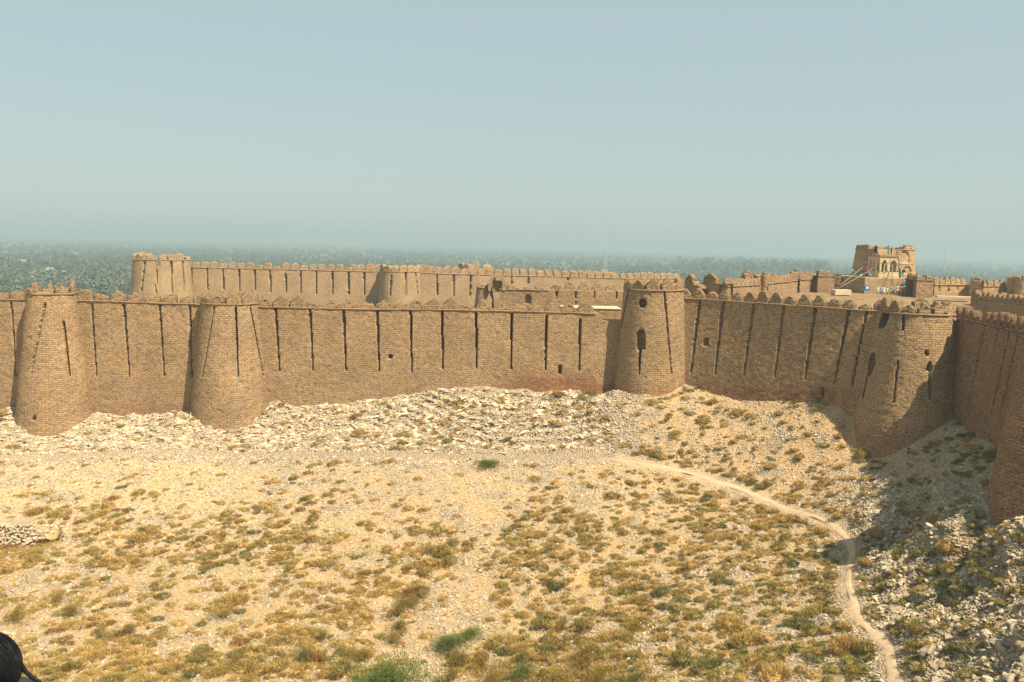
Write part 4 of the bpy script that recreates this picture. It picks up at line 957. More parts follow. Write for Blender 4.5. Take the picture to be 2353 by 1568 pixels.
for f in (.06, .35, .66, .95):
    p = B0*(1-f)+A1*f; m = MB(); m.tube([(p[0]+.05, p[1]+.1, zp1), (p[0]+.05, p[1]+.1, zp1+Hp*.5)], [.075, .06], 8); m.ob('column', M['pav'], t)
m = MB(); m.tube([W5(985, 300+150, Yp+.8), W5(985, 480, Yp+.8)], .015, 4); m.ob('lamp_cord', M['wood'], t)
m = MB(); m.tube([W5(978, 480, Yp+.8), W5(978, 492, Yp+.8)], .06, 8); m.ob('hanging_lamp', M['paper'], t); settle(t)
# scaffolding
t = thing('scaffolding', 'scaffold of thin wooden poles lashed in front of the pavilion', 'scaffolding', (float(A1[0]), Yp-1.2, zt_))
for (x0, y0, x1, y1, Y0, Y1, r_) in [(600, 490, 1500, 530, 142.6, 143.2, .05), (740, 655, 1215, 660, 142.7, 142.7, .045), (540, 480, 620, 490, 142.6, 142.6, .05), (590, 490, 585, 745, 142.6, 142.8, .05), (735, 480, 738, 760, 142.6, 142.6, .045), (1068, 370, 1150, 1080, 142.6, 139.6, .05), (1210, 380, 1260, 770, 142.6, 142.4, .05), (935, 650, 985, 785, 142.6, 141.4, .04), (1040, 650, 1010, 785, 142.6, 141.4, .04), (1088, 560, 1092, 660, 142.5, 142.5, .05), (1180, 480, 1240, 640, 142.5, 142.2, .05), (1095, 790, 1100, 900, 141.0, 140.6, .05), (1210, 790, 1208, 900, 141, 140.6, .05), (1055, 500, 1235, 420, 142.6, 142.6, .04)]:
    m = MB(); m.tube([W5(x0, y0, Y0), W5((x0+x1)/2, (y0+y1)/2+3, (Y0+Y1)/2), W5(x1, y1, Y1)], r_, 5); m.ob('pole', M['wood'], t)
for (x0, y0, x1, y1, Y0, Y1) in [(160, 900, 575, 565, 139, 143), (160, 940, 800, 575, 138.9, 143.2), (1235, 545, 1530, 745, 142.5, 141)]:
    m = MB(); m.tube([W5(x0, y0, Y0), W5((x0+x1)/2, (y0+y1)/2+5, (Y0+Y1)/2), W5(x1, y1, Y1)], .035, 4); m.ob('rope', M['rope'], t)
settle(t)
# blue board, green bin
p = W5(640, 1068, 139.6); t = thing('notice_board', 'blue notice board on two legs with a white panel, below the terrace', 'notice board', p)
m = MB(); m.box((0, 0, .88), (.92, .06, .72)); m.ob('board', M['blue'], t)
m = MB(); m.box((0, -.04, 1.0), (.38, .02, .3)); m.ob('panel', M['paper'], t)
for sx in (-.4, .4): m = MB(); m.box((sx, .01, .26), (.05, .05, .52)); m.ob('leg', M['steel'], t)
p = W5(405, 738, 146.5); t = thing('litter_bin', 'small green plastic bin beside the lilac-clad visitor on the terrace', 'bin', p)
m = MB(); m.tube([(0, 0, 0), (0, 0, .75)], [.2, .26], 12); m.ob('bin_body', M['greenp'], t); m = MB(); m.tube([(0, 0, .75), (0, 0, .82)], [.28, .26], 12); m.ob('lid', M['greenp'], t)
# walls right of the terrace
Yd = 150
rwall('square lit wall pier standing right of the visitors', xy(W4(1365, 550, 133)), xy(W4(1522, 550, 133)), float(W4(1440, 515, 133)[2]), [dict(style='square', pitch=1.35, gap=.14, h=.95, th=1.4, worn=.15)], thick=3.5, seed=61, name='wall_pier', mk='brick')
rwall('dark side wall of the square lit pier, in shade behind the visitors', xy(W4(1268, 550, 143)), xy(W4(1364, 550, 133.2)), float(W4(1330, 515, 135)[2]), [dict(style='bullet', pitch=1.15, gap=.2, h=1.1, th=.7, worn=.1)], thick=.6, seed=62, name='ruined_wall', corn=False)
rwall('shaded far wall with pointed battlements, right of the square lit pier', xy(W4(1525, 600, 140)), xy(W4(1850, 600, 143)), float(W4(1680, 556, 141)[2]), [dict(style='bullet', pitch=1.2, gap=.2, h=1.35, th=.8, worn=.08)], seed=63, mk='brick_far', openings=[z4slit(1575, 565, 1573, 615, 1.8, 1.2), z4slit(1660, 565, 1658, 620, 1.8, 1.2), z4slit(1742, 565, 1740, 620, 1.8, 1.2), z4slit(1822, 565, 1820, 622, 1.8, 1.2)])
rwall('broken thick wall end between the two shaded far walls', xy(W4(1850, 600, 141)), xy(W4(1955, 600, 140)), float(W4(1900, 520, 140)[2]), [dict(style='square', pitch=1.6, gap=.2, h=.55, th=1.6, worn=.4)], seed=64, thick=2.5, corn=False)
rwall('second shaded far wall with pointed battlements, near the right edge', xy(W4(1955, 600, 146)), xy(W4(2235, 600, 148)), float(W4(2100, 570, 147)[2]), [dict(style='bullet', pitch=1.4, gap=.25, h=1.35, th=.8, worn=.08)], seed=65, mk='brick_far')
tower('small square-topped turret on the far wall near the right edge', float(W4(2265, 600, 146)[0]), 146.5, 1.05, float(W4(2265, 500, 146)[2]), -14, .01, [], dict(style='square', pitch=1.6, gap=.4, h=.5, th=.5, worn=.3), seed=66, step=.2, corn=False, mk='brick_far', name='turret')
tower('last far turret, partly cut by the right edge of the photo', float(W4(2345, 600, 144)[0]), 144.5, 1.2, float(W4(2340, 500, 144)[2]), -14, .01, [], dict(style='square', pitch=1.6, gap=.4, h=.5, th=.5, worn=.3), seed=67, step=.2, corn=False, mk='brick_far', name='turret')
rwall('long shaded inner wall with many small battlements, above the fully shaded wall at the right edge', xy(W4(1862, 700, 118)), xy(W4(2420, 700, 104)), float(W4(2000, 690, 114)[2]), [dict(style='bullet', pitch=1.15, gap=.2, h=1.05, th=.8, worn=.12)], seed=68, mk='brick')
rwall('outer row of broken battlements behind the long shaded inner wall', xy(W4(1865, 640, 124)), xy(W4(2420, 640, 112)), float(W4(2000, 640, 121)[2]), [dict(style='square', pitch=1.8, gap=.4, h=.7, th=.8, worn=.5)], seed=69, mk='brick', corn=False)
rwall('low parapet with worn arched battlements just behind the massive right-hand tower', xy(W4(1340, 700, 101)), xy(W4(1800, 700, 101)), float(W4(1500, 765, 101)[2]), [dict(style='tri', pitch=2.1, gap=.2, h=1.35, th=.9, worn=.3)], seed=70, mk='brick', corn=False)
t = thing('white_ledge', 'narrow white plastered ledge between the square pier and the inner wall', 'ledge', tuple(W4(1700, 672, 128)))
m = MB(); L_ = float(np.hypot(*(W4(1845, 675, 126)-W4(1560, 660, 130))[:2])); m.box((0, 0, 0), (L_, 1.4, .25), rz=-.2); m.ob('ledge_top', M['plaster'], t)
# ------------------------------------------------------------------ people
def skin_body(name, joints, edges, m, sub=1):
    me = bpy.data.meshes.new(name+'_src'); me.from_pydata([j[:3] for j in joints], edges, []); o = bpy.data.objects.new(name, me); C.objects.link(o)
    sk = o.modifiers.new('skin', 'SKIN'); lay = me.skin_vertices[0] if me.skin_vertices else None
    if not lay:
        bm = bmesh.new(); bm.from_mesh(me); bm.verts.layers.skin.verify(); bm.to_mesh(me); bm.free(); lay = me.skin_vertices[0]
    for i, j in enumerate(joints): lay.data[i].radius = (j[3], j[3]*(j[4] if len(j) > 4 else 1)); lay.data[i].use_root = (i == 0)
    ss = o.modifiers.new('sub', 'SUBSURF'); ss.levels = sub; ss.render_levels = sub
    dg = bpy.context.evaluated_depsgraph_get(); dg.update(); r = bpy.data.meshes.new_from_object(o.evaluated_get(dg)); r.name = name
    bpy.data.objects.remove(o); r.materials.clear(); r.materials.append(m); r.polygons.foreach_set('use_smooth', np.ones(len(r.polygons), bool)); return r
def pose_joints(kind):
    h = {'stand': 0, 'walk': 0, 'lean': 0, 'sit': -.42}[kind]
    J = [(0, 0, .93+h, .13), (0, 0, 1.12+h, .13), (0, -.01, 1.33+h, .15), (0, 0, 1.47+h, .055), (0, -.01, 1.56+h, .085), (0, -.015, 1.66+h, .09)]
    E = [(0, 1), (1, 2), (2, 3), (3, 4), (4, 5)]
    for s_ in (-1, 1):
        k = len(J)
        if kind == 'sit': leg = [(s_*.1, -.02, .5, .09), (s_*.13, -.42, .48, .07), (s_*.13, -.45, .08, .05), (s_*.13, -.56, .04, .04)]
        elif kind == 'walk': leg = [(s_*.09, 0, .88, .09), (s_*.1, -.12*s_, .48, .065), (s_*.1, -.05+s_*.16, .08, .045), (s_*.1, -.17+s_*.16, .04, .04)]
        else: leg = [(s_*.09, 0, .88, .09), (s_*.1, -.01, .48, .065), (s_*.1, 0, .08, .045), (s_*.12, -.13, .04, .04)]
        J += leg; E += [(0, k), (k, k+1), (k+1, k+2), (k+2, k+3)]
        k = len(J)
        if kind == 'lean': arm = [(s_*.19, -.02, 1.38+h, .06), (s_*.24, -.14, 1.15+h, .045), (s_*.18, -.38, 1.12+h, .035), (s_*.16, -.47, 1.13+h, .03)]
        elif kind == 'walk': arm = [(s_*.19, 0, 1.38+h, .06), (s_*.25, s_*.08, 1.12+h, .045), (s_*.24, s_*.1-.12, .9+h, .035), (s_*.23, s_*.1-.2, .82+h, .03)]
        elif kind == 'sit': arm = [(s_*.19, 0, 1.38+h, .06), (s_*.24, -.06, 1.12+h, .045), (s_*.16, -.28, 1.02+h, .035), (s_*.14, -.36, 1.0+h, .03)]
        else: arm = [(s_*.19, 0, 1.38+h, .06), (s_*.24, .02, 1.12+h, .045), (s_*.23, -.06, .88+h, .035), (s_*.22, -.1, .80+h, .03)]
        J += arm; E += [(2, k), (k, k+1), (k+1, k+2), (k+2, k+3)]
    return J, E
def loft(name, rings, m, n=14):
    V = []; F_ = []
    for (cx, cy, cz, rx_, ry_) in rings:
        for k in range(n):
            a = 2*math.pi*k/n; f = 1+.05*math.sin(5*a+cz*9); V.append((cx+rx_*f*math.cos(a), cy+ry_*f*math.sin(a), cz))
    for i in range(len(rings)-1):
        for k in range(n): F_.append((i*n+k, i*n+(k+1) % n, (i+1)*n+(k+1) % n, (i+1)*n+k))
    F_ += [tuple(range(n-1, -1, -1)), tuple((len(rings)-1)*n+k for k in range(n))]
    return mesh(name, V, F_, [m], smooth=True)
M['cloth'] = mat_plain('cloth', (.6, .6, .6))
BODY = {}; TUN = {}; TRO = {}; SLV = {}
for kd in ('stand', 'walk', 'lean', 'sit'):
    J, E = pose_joints(kd); BODY[kd] = skin_body('body', J, E, M['skin'])
    h = -.42 if kd == 'sit' else 0; ln = .48 if kd != 'sit' else .42
    rg_ = [(0, -.02 if kd != 'sit' else -.16, ln, .23, .17 if kd != 'sit' else .3), (0, -.01, .75+h*.6, .21, .16), (0, 0, .98+h, .17, .135), (0, 0, 1.18+h, .175, .135), (0, 0, 1.36+h, .20, .13), (0, 0, 1.44+h, .15, .10), (0, 0, 1.49+h, .07, .07)]
    TUN[kd] = loft('tunic', rg_, M['cloth'])
    m = MB()
    for s_ in (-1, 1):
        k = 6 if s_ < 0 else 14
        a = [Vector(J[k+4+i][:3]) for i in range(3)]; m.tube([Vector((s_*.14, 0, a[0].z+.02)), a[0], a[1], a[2]], [.08, .085, .075, .06], 8)
    SLV[kd] = m.mesh('sleeves', M['cloth'], True)
    m = MB()
    for s_ in (-1, 1):
        k = 6 if s_ < 0 else 14; a = [Vector(J[k+i][:3]) for i in range(3)]; m.tube([a[0], a[1], a[2]+Vector((0, 0, .03))], [.125, .10, .07], 8)
    TRO[kd] = m.mesh('trousers', M['cloth'], True)
hm = rock_mesh('hair', M['black'], 5, 2, 1, 0)
def hair(zc, long=False):
    m = MB(); return loft('hair', [(0, .02, zc-.02-(.22 if long else 0), .07 if not long else .1, .075), (0, .02, zc+.03, .098, .105), (0, .01, zc+.09, .09, .1), (0, .005, zc+.13, .05, .055)], M['black'], 10)
HR = {k: (hair(1.60+(-.42 if k == 'sit' else 0)), hair(1.60+(-.42 if k == 'sit' else 0), True)) for k in BODY}
CL = {}
def cloth(c):
    k = tuple(c)
    if k not in CL: CL[k] = mat_plain('dyed_cloth', c, var=.1, scale=3)
    return CL[k]
def person(x, y, Y, hgt, top, bot, kind, label, rz=0, long=False, shawl=None):
    p = W5(x, y, Y); s_ = hgt/7.353/1.088*p[1]/1950/(1.75 if kind != 'sit' else 1.33); s_ = min(max(s_, .72), 1.08)
    t = tag(ob('person', None, None, p, rz, s_), label, 'person')
    ob('body', BODY[kind], t)
    for nm, mm, c in (('tunic', TUN[kind], top), ('sleeves', SLV[kind], top), ('trousers', TRO[kind], bot)):
        o = ob(nm, mm, t); o.material_slots[0].link = 'OBJECT'; o.material_slots[0].material = cloth(c)
    ob('hair', HR[kind][1 if long else 0], t)
    if shawl:
        h = -.42 if kind == 'sit' else 0
        o = ob('shawl', loft('shawl', [(0, .03, .75+h, .22, .17), (0, .02, 1.2+h, .23, .17), (0, .01, 1.42+h, .2, .14), (0, .02, 1.58+h, .12, .125), (0, .02, 1.73+h, .1, .115), (0, .02, 1.78+h, .04, .05)], cloth(shawl)), t)
    return t
WH = (.66, .68, .70)
Yu = 142.4; Yl_ = 139.5
person(372, 742, 147, 150, (.40, .27, .36), (.42, .3, .38), 'stand', 'visitor in lilac pink clothes standing by the green bin', .6)
person(500, 752, 145.5, 105, (.015, .02, .03), WH, 'sit', 'visitor in black and white sitting at the foot of the lookout tower', .8)
person(578, 750, 145.5, 150, (.03, .05, .09), (.05, .06, .09), 'stand', 'visitor in dark blue standing behind the scaffold pole', 0)
person(622, 755, 144, 185, (.24, .02, .03), (.03, .02, .02), 'stand', 'visitor wrapped in a dark red shawl left of the pavilion', .4, True, (.26, .02, .03))
person(680, 762, 143.5, 115, (.40, .47, .52), (.40, .47, .52), 'sit', 'visitor in grey blue sitting against the pavilion plinth', 1.2)
person(1245, 782, Yu, 180, (.02, .42, .44), (.02, .38, .40), 'stand', 'visitor in turquoise standing at the right end of the pavilion', 1.8, True)
person(1312, 765, Yu+1, 165, (.07, .02, .03), WH, 'walk', 'visitor in dark maroon with white trousers, right of the turquoise visitor', 2.2)
person(1212, 690, Yp+1.6, 70, (.3, .16, .1), (.1, .08, .07), 'sit', 'small seated visitor in brown at the pavilion corner', 0)
person(765, 668, Yp+2.6, 95, (.02, .03, .08), (.05, .05, .06), 'sit', 'dark-clad visitor sitting under the leftmost pavilion arch', .3)
person(845, 668, Yp+1.6, 100, (.05, .03, .03), (.05, .05, .06), 'sit', 'dark brown clad visitor under the third small arch of the pavilion', .3)
person(915, 668, Yp+.8, 110, (.03, .13, .20), (.05, .08, .1), 'stand', 'visitor in dark teal inside the left half of the large arch', .3)
person(995, 668, Yp+.9, 130, (.01, .30, .28), (.01, .25, .24), 'stand', 'visitor in bright teal inside the right half of the large arch', -.3)
person(1078, 662, Yp+.9, 95, (.06, .05, .06), (.1, .1, .1), 'sit', 'visitor in charcoal sitting under the right pavilion arch', .3)
person(800, 330, Yl-4.0, 165, (.01, .015, .03), (.02, .02, .03), 'stand', 'visitor in black leaning on the lookout tower parapet', 2.8)
person(1032, 348, Yl-4.9, 172, (.12, .52, .56), (.16, .5, .52), 'stand', 'visitor in pale turquoise with long dark hair on the tower edge', 2.0, True)
person(1085, 352, Yl-3.8, 135, (.03, .025, .03), (.03, .03, .04), 'lean', 'visitor in black beside the pale turquoise visitor on the tower', 1.2)
person(838, 1078, Yl_, 150, (.66, .60, .40), (.62, .56, .38), 'stand', 'leftmost visitor below the terrace, in cream', 3.0)
person(898, 1082, Yl_+.5, 165, (.24, .30, .42), (.55, .55, .6), 'stand', 'visitor in slate blue waistcoat and grey, second from the left below', 3.3)
person(945, 1084, Yl_, 160, WH, WH, 'walk', 'visitor all in white, third from the left below the terrace', 2.8)
person(1012, 1084, Yl_, 148, (.58, .54, .20), (.55, .50, .22), 'stand', 'visitor in lemon yellow below the terrace', 3.4)
person(1078, 1088, Yl_-.2, 185, (.45, .54, .60), (.36, .42, .42), 'lean', 'visitor in pale grey blue holding the foot of the ladder pole', 1.7)
person(1112, 1092, Yl_-.8, 95, (.03, .06, .09), (.05, .07, .09), 'sit', 'visitor in dark navy crouching by the ladder pole', 2)
person(1197, 1088, Yl_-.3, 200, (.66, .47, .38), (.68, .60, .50), 'lean', 'tall visitor in pale peach, centre of the group below', -1.6)
person(1262, 1088, Yl_+.2, 185, WH, WH, 'stand', 'visitor in white behind the orange-brown visitor', 2.4)
person(1292, 1090, Yl_-.8, 190, (.36, .15, .06), (.34, .16, .08), 'stand', 'visitor in orange brown in the right half of the group', 3.0)
person(1345, 1090, Yl_-.3, 200, (.52, .62, .68), (.5, .58, .64), 'walk', 'visitor in very pale blue near the dark side wall', 3.2)
person(1388, 1092, Yl_-1.0, 190, (.12, .26, .40), (.12, .26, .38), 'stand', 'visitor in medium blue, rightmost of the front row below', 3.0)
person(1322, 960, Yl_+1.2, 165, (.60, .66, .68), WH, 'stand', 'visitor in white shirt and navy waistcoat on the steps', 2.2)
person(1390, 985, Yl_+.9, 160, (.60, .28, .14), (.5, .3, .2), 'stand', 'visitor in orange on the steps next to the navy waistcoat', 2.9)
person(1425, 1000, Yl_+.2, 160, WH, WH, 'stand', 'visitor in a white cap at the top of the steps by the pier', 2.5)
t = thing('steps', 'brick steps rising to the terrace beside the square lit pier', 'steps', tuple(W5(1370, 1085, 140.6)))
for k in range(7): m = MB(); m.box((.1+k*.0, .45+.3*k, .1+.12*k*1.0-.3), (2.2, .3, .25+.12*k*2)); m.ob('step', M['brick_far'], t)
# ------------------------------------------------------------------ the watcher at the bottom left corner
hp = at(-44, 1536, 2.5); hr = 72/1950*2.5
t = thing('person', 'dark-haired person looking away at the bottom left corner, back of head in view', 'person', (hp[0], hp[1], hp[2]-1.585), rz=R(275))
J, E = pose_joints('stand'); J = [tuple(j) for j in J]
J[5] = (0, -.015, 1.60, .085); J[4] = (0, -.01, 1.52, .085)
bod = skin_body('body', J, E, M['skin'], 2); ob('body', bod, t)
o = ob('tunic', TUN['stand'], t); o.material_slots[0].link = 'OBJECT'; o.material_slots[0].material = cloth((.03, .03, .05)); o.scale = (1, 1, .97)
for nm, mm, c in (('sleeves', SLV['stand'], (.03, .03, .045)), ('trousers', TRO['stand'], (.6, .6, .6))):
    o = ob(nm, mm, t); o.material_slots[0].link = 'OBJECT'; o.material_slots[0].material = cloth(c)
bm = bmesh.new(); bmesh.ops.create_uvsphere(bm, u_segments=48, v_segments=32, radius=1)
for v in bm.verts:
    x_, y_, z_ = v.co; f = 1+.012*math.sin(math.atan2(y_, x_)*23)+.006*math.sin(math.atan2(y_, x_)*57)
    v.co = Vector((x_*.088*f, y_*.102*f+.012, z_*.112*f))
    if v.co.y < -.045 and v.co.z < .045: v.co.y = -.045
    if v.co.z < -.06: v.co.z = -.06-(abs(v.co.z)-.06)*.6
me = bpy.data.meshes.new('hair'); bm.to_mesh(me); bm.free(); me.materials.append(M['black']); me.polygons.foreach_set('use_smooth', np.ones(len(me.polygons), bool))
ob('hair', me, t, (0, 0, 1.585))
root_d = Vector((.25, .86, -.42)).normalized(); m = MB(); rg = random.Random(4)
for _ in range(420):
    d0 = Vector((rg.gauss(0, 1), rg.gauss(-.3, 1), abs(rg.gauss(.3, .8)))).normalized(); pts_ = []
    for q_ in range(9):
        f = q_/8; d = d0.lerp(root_d, f).normalized(); k = 1.005+.02*rg.random()
        pts_.append((d.x*.088*k, d.y*.102*k+.012, d.z*.112*k+1.585))
    m.tube(pts_, [.0016]*8+[.001], 3, False)
m.ob('hair_strands', M['black'], t)
for s_ in (-1, 1):
    m = MB(); m.tube([(s_*.083, -.02, 1.545), (s_*.095, -.01, 1.57), (s_*.09, -.012, 1.60)], [.012, .02, .014], 8); m.ob('ear', M['skin'], t, True)
m = MB(); wl_ = Vector(t.location); inv = Matrix.Rotation(-R(275), 4, 'Z')
pp = [inv @ (Vector([float(c) for c in at(a, b, 2.5+d_)])-wl_) for a, b, d_ in ((30, 1510, .0), (45, 1525, .02), (60, 1545, .02), (78, 1560, .02), (100, 1574, .02), (125, 1590, .02))]
m.tube(pp, [.012, .008, .0065, .006, .005, .004], 8); m.ob('ponytail', M['black'], t, True)
# bastion the watcher and the photographer stand on
t = thing('lookout_bastion', 'round brick bastion under the viewpoint, out of the frame below', 'tower', (-.5, 0, -30))
fz = float(hp[2]-1.52)
sk_ = skin('tower_wall', t, circle(-.5, -.6, 3.9, 96), fz, -36, M['brick'], .05, .6, .3, closed=True, seed=80, rows=60); settle(t)
# ------------------------------------------------------------------ the plain: palms, trees, houses, masts
def palm_mesh(seed, H=8.5):
    rg = random.Random(seed); m = MB(); lx, ly = rg.uniform(-.5, .5), rg.uniform(-.5, .5)
    m.tube([(0, 0, -.5), (lx*.4, ly*.4, H*.5), (lx, ly, H)], [.26, .2, .2], 5, False)
    nt_ = len(m.f)
    for k in range(26):
        a = k*2.4+rg.uniform(-.2, .2); el = rg.uniform(-.5, 1.25); L_ = rg.uniform(2.6, 3.6); p = Vector((lx, ly, H)); pts_ = [p.copy()]; e = el
        for q_ in range(4): p = p+Vector((math.cos(a)*math.cos(e), math.sin(a)*math.cos(e), math.sin(e)))*L_/4; pts_.append(p.copy()); e -= .38
        sd_ = Vector((-math.sin(a), math.cos(a), 0)); V = []; F_ = []
        for i, c in enumerate(pts_):
            w_ = [.12, .42, .5, .36, .03][i]; V += [c+sd_*w_+Vector((0, 0, -.16)), c, c-sd_*w_+Vector((0, 0, -.16))]
        for i in range(4): F_ += [(i*3, i*3+1, i*3+4, i*3+3), (i*3+1, i*3+2, i*3+5, i*3+4)]
        m.add(V, F_)
    return m, nt_
pl = lib('palm_shapes'); CRM = []; TRM = []
for i in range(5):
    m, k = palm_mesh(30+i, 7.5+i*.6); fm = [1]*k+[0]*(len(m.f)-k)
    proto(pl, 'palm_shape_%d' % i, mesh('palm_shape', m.v, m.f, [M['palm'], M['bark']], fmat=fm))
    CRM.append(mesh('crown', m.v, m.f[k:], [M['palm']])); TRM.append(mesh('trunk', m.v, m.f[:k], [M['bark']]))
def blob_tree(seed):
    rg = random.Random(seed); V = []; F_ = []
    cl = [(rg.gauss(0, 1.5), rg.gauss(0, 1.5), rg.uniform(2.5, 5.5), rg.uniform(1.2, 2.1)) for _ in range(9)]
    for i in range(420):
        cx, cy, cz, r_ = rg.choice(cl); d = Vector((rg.gauss(0, 1), rg.gauss(0, 1), rg.gauss(0, 1))).normalized(); p = Vector((cx, cy, cz))+d*r_*rg.uniform(.6, 1.05)
        u_ = (d+Vector((0, 0, .6))).normalized(); a = u_.orthogonal().normalized()*rg.uniform(.25, .5); b = u_.cross(a); k = len(V); V += [p-a-b, p+a-b*.6, p+a*.7+b, p-a+b*.8]; F_.append((k, k+1, k+2, k+3))
    m = MB(); m.tube([(0, 0, -.5), (.1, 0, 2), (.2, .1, 4)], [.3, .25, .15], 5, False); return V, F_, m
for i in range(3):
    V, F_, m = blob_tree(60+i); proto(pl, 'tree_shape_%d' % i, mesh('tree_shape', V+m.v, F_+[tuple(c+len(V) for c in f) for f in m.f], [M['tree'], M['bark']], fmat=[0]*len(F_)+[1]*len(m.f)))
TCM = []; 
for i in range(3): V, F_, m = blob_tree(60+i); TCM.append((mesh('crown', V, F_, [M['tree']]), m.mesh('trunk', M['bark'])))
g_ = np.random.default_rng(77)
def plain_pts(n, y0, y1, power):
    Yv = y0*(y1/y0)**(g_.random(n)**power); x = (g_.random(n)*2-1)*.64*Yv; return x, Yv
x1_, y1_ = plain_pts(34000, 520, 8600, .72); x2_, y2_ = plain_pts(9000, 480, 1500, .9)
x = np.r_[x1_, x2_]; y = np.r_[y1_, y2_]
nf = fbm(x*.004, y*.004, 91, 4); keep = (g_.random(len(x)) < .35+1.3*sst(.40, .55, nf))
for hx_, hy_ in ((168, 588), (40, 602), (56, 604), (115, 628), (133, 634), (152, 637), (92, 624), (62, 636), (147, 629), (735, 590), (775, 588), (836, 590), (868, 592), (1035, 585), (1688, 625), (1556, 625)):
    hd = cf + (hx_-PXW/2)/FPX*cr - (hy_-PXH/2)/FPX*cu; hd = hd*(-46/hd[2]); keep &= ~((np.abs(x-hd[0]*y/hd[1]) < 9+hd[1]*.004) & (y < hd[1]+12) & (y > hd[1]-55-hd[1]*.06))
x, y = x[keep], y[keep]
cx_, cy_ = proj(np.c_[x, y, np.full(len(x), -46.)])
# the open fields and garden trees nearest the fort at the left
tree_p = .06+.5*sst(640, 610, cy_*0+600)+.5*sst(.5, .35, fbm(x*.006+9, y*.006, 95, 3))*sst(2600, 900, y)+.45*np.exp(-((cy_-590)/12.)**2)*((cx_ > 1560) & (cx_ < 1830))
isT = g_.random(len(x)) < np.clip(tree_p-.1, .03, .9)
n = len(x); idx = np.where(isT, 5+g_.integers(0, 3, n), g_.integers(0, 5, n)); s_ = np.where(isT, g_.uniform(.7, 1.7, n), g_.uniform(.75, 1.35, n)); s_ = s_*np.where((cx_ > 1560) & (cx_ < 1900) & (y > 1500) & (y < 2600), 1.9, 1)
hx = [(168, 583), (40, 597), (55, 601), (118, 622), (130, 628), (155, 630), (60, 640), (100, 634)]
vis = (cx_ > -40) & (cx_ < 310) & (cy_ < 672); dist = np.where(vis, y, 1e9); order = np.argsort(dist)[:260]
P = np.stack([x, y, np.full(n, -46.)], -1); rot = np.stack([g_.normal(0, .05, n), g_.normal(0, .05, n), g_.uniform(0, 6.28, n)], -1); scl = np.repeat(s_[:, None], 3, 1)
rest = np.setdiff1d(np.arange(n), order)
scatter('palm_forest', P[rest], rot[rest], scl[rest], idx[rest], pl, 'hazy forest of date palms and orchards spreading to the horizon')
for k in order:
    tr = int(idx[k]) >= 5; cyk = cy_[k]
    wh = 'just above the near wall' if cyk > 640 else 'among the small houses' if cyk > 615 else 'in the paler grove farther out'
    wh += ', far left' if cx_[k] < 60 else ', behind the leftmost near tower' if cx_[k] < 175 else ', left of the far tower' if cx_[k] < 260 else ', close beside the far tower'
    o = tag(ob('garden_tree' if tr else 'palm_tree', None, None, P[k], tuple(rot[k]), float(s_[k])), ('rounded green garden tree ' if tr else 'date palm ')+wh, 'tree' if tr else 'palm tree', ('garden trees ' if tr else 'date palms ')+wh)
    i = int(idx[k])
    if tr: ob('crown', TCM[i-5][0], o); ob('trunk', TCM[i-5][1], o)
    else: ob('crown', CRM[i], o); ob('trunk', TRM[i], o)
def plain_at(px, py, z=-46.0):
    d = cf + (px-PXW/2)/FPX*cr - (py-PXH/2)/FPX*cu; return d*(z/d[2])
def house(px, py, wpx, hpx, label, mk='white', dome=False):
    p = plain_at(px, py); w_ = wpx/1950*p[1]; h_ = hpx/1950*p[1]
    t = tag(ob('house', None, None, p, random.uniform(-.3, .3)), label, 'house')
    m = MB(); m.box((0, 0, h_/2), (w_, w_*.6, h_)); m.ob('wall', M[mk], t)
    m = MB()
    if dome: m.tube([(0, 0, h_), (0, 0, h_+w_*.2), (0, 0, h_+w_*.36), (0, 0, h_+w_*.42)], [w_*.42, w_*.38, w_*.22, .1], 14)
    m.box((0, 0, h_+.15), (w_*1.06, w_*.66, .3)); m.ob('roof', M[mk], t)
    m = MB(); m.box((w_*.15, -w_*.3-.05, 1.1), (1.1, .12, 2.2)); m.ob('door', M['wood'], t)
    for q_ in (-.3, -.05): m = MB(); m.box((w_*q_, -w_*.3-.05, h_*.55), (1, .12, 1)); m.ob('window', M['dark'], t)
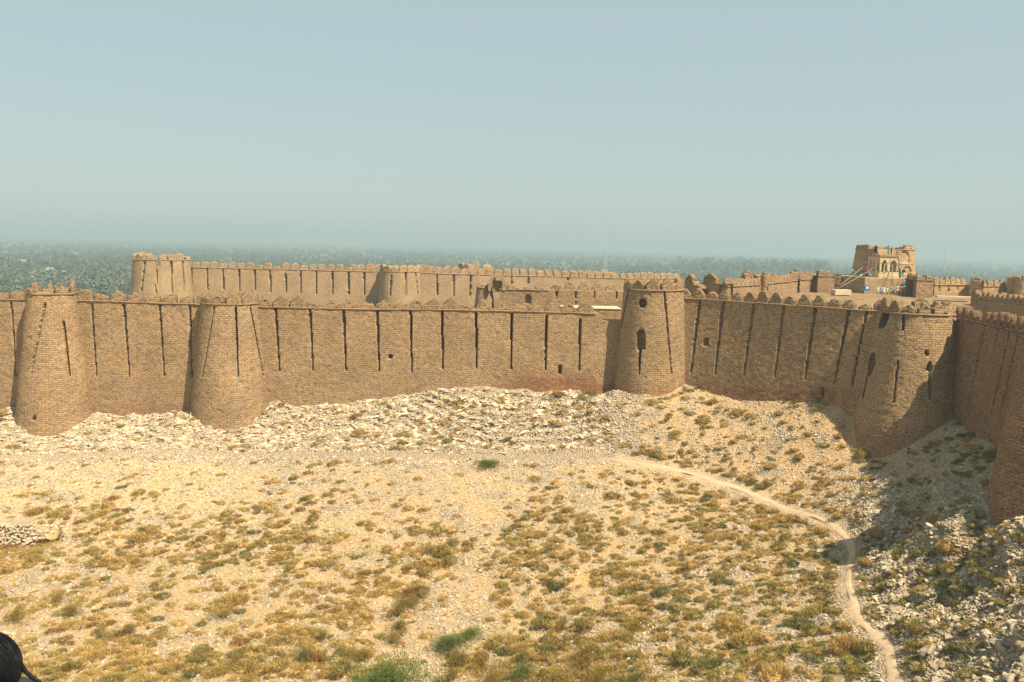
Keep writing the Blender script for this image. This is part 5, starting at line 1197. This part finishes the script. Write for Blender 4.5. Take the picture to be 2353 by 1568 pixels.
for a in [(168, 588, 16, 5, 'flat white shed standing alone in the grove, upper left', 'white'), (40, 602, 22, 6, 'long pale house at the far left among palms', 'mudhouse'), (56, 604, 12, 6, 'small white house right of the long pale house', 'white'), (115, 628, 13, 12, 'tall whitewashed house, middle of the left hamlet', 'white'),
          (133, 634, 16, 8, 'grey house right of the tall whitewashed house', 'mudhouse'), (152, 637, 12, 8, 'bright low house at the right of the left hamlet', 'white'), (92, 624, 20, 5, 'mud boundary hut left of the tall whitewashed house', 'mudhouse'), (62, 636, 18, 5, 'low mud hut in the hamlet near the leftmost tower', 'mudhouse'), (147, 629, 9, 6, 'tiny white hut behind the hamlet', 'white'),
          (735, 590, 9, 5, 'small white house in the haze, left of the domed building', 'white'), (775, 588, 9, 4, 'pale house in the haze above the far wall', 'mudhouse'), (836, 590, 10, 5, 'white building with a shallow dome in the distant palms', 'white', True), (868, 592, 14, 4, 'low white house right of the domed building', 'white'), (812, 588, 10, 5, 'narrow white house left of the domed building', 'white'),
          (1035, 585, 14, 3, 'long faint white roof in the far haze, centre', 'white'), (1556, 625, 10, 4, 'pale house beyond the two-window tower', 'white'), (1688, 625, 11, 5, 'white house in front of the big distant trees', 'white'), (1640, 628, 8, 4, 'small house in front of the big distant trees', 'mudhouse'), (1766, 630, 10, 4, 'pale hut right of the white house by the distant trees', 'white')]:
    house(*a)
def mast(px, ptop, Y, label, w0=3.2):
    x = float(at(px, 600, Y)[0]); zt__ = float(at(px, ptop, Y)[2]); t = tag(ob('lattice_mast', None, None, (x, Y, -46)), label, 'mast'); H = zt__+46
    m = MB(); n = 14; w_ = lambda f: w0*(1-.72*f)
    for a, b in ((-1, -1), (1, -1), (1, 1), (-1, 1)): m.tube([(a*w_(0)/2, b*w_(0)/2, 0), (a*w_(1)/2, b*w_(1)/2, H)], .4, 4)
    m.ob('legs', M['steel'], t); m = MB()
    for i in range(n):
        f0, f1 = i/n, (i+1)/n
        for (a, b), (c, d) in (((-1, -1), (1, -1)), ((1, -1), (1, 1)), ((1, 1), (-1, 1)), ((-1, 1), (-1, -1))):
            m.tube([(a*w_(f0)/2, b*w_(f0)/2, f0*H), (c*w_(f1)/2, d*w_(f1)/2, f1*H)], .15, 3, False); m.tube([(a*w_(f1)/2, b*w_(f1)/2, f1*H), (c*w_(f1)/2, d*w_(f1)/2, f1*H)], .09, 3, False)
    m.ob('bracing', M['steel'], t); m = MB()
    for k in range(7): a = k*.9; r_ = 2.4; m.box((r_*math.cos(a), r_*math.sin(a), H*(.74+.2*((k*37) % 10)/10)), (.8, .8, 3.0))
    m.ob('antennas', M['paper'], t); m = MB(); m.tube([(0, 0, H), (0, 0, H+3)], .1, 4); m.ob('spike', M['steel'], t)
mast(1391, 551, 1500, 'telecom lattice mast with white antennas behind the middle tower, nearest and clearest of the masts', 5.2)
mast(1850, 569, 2300, 'faint telecom mast in the haze left of the lookout tower', 4)
mast(2172, 573, 2000, 'faint tall telecom mast in the haze right of the lookout tower', 4)
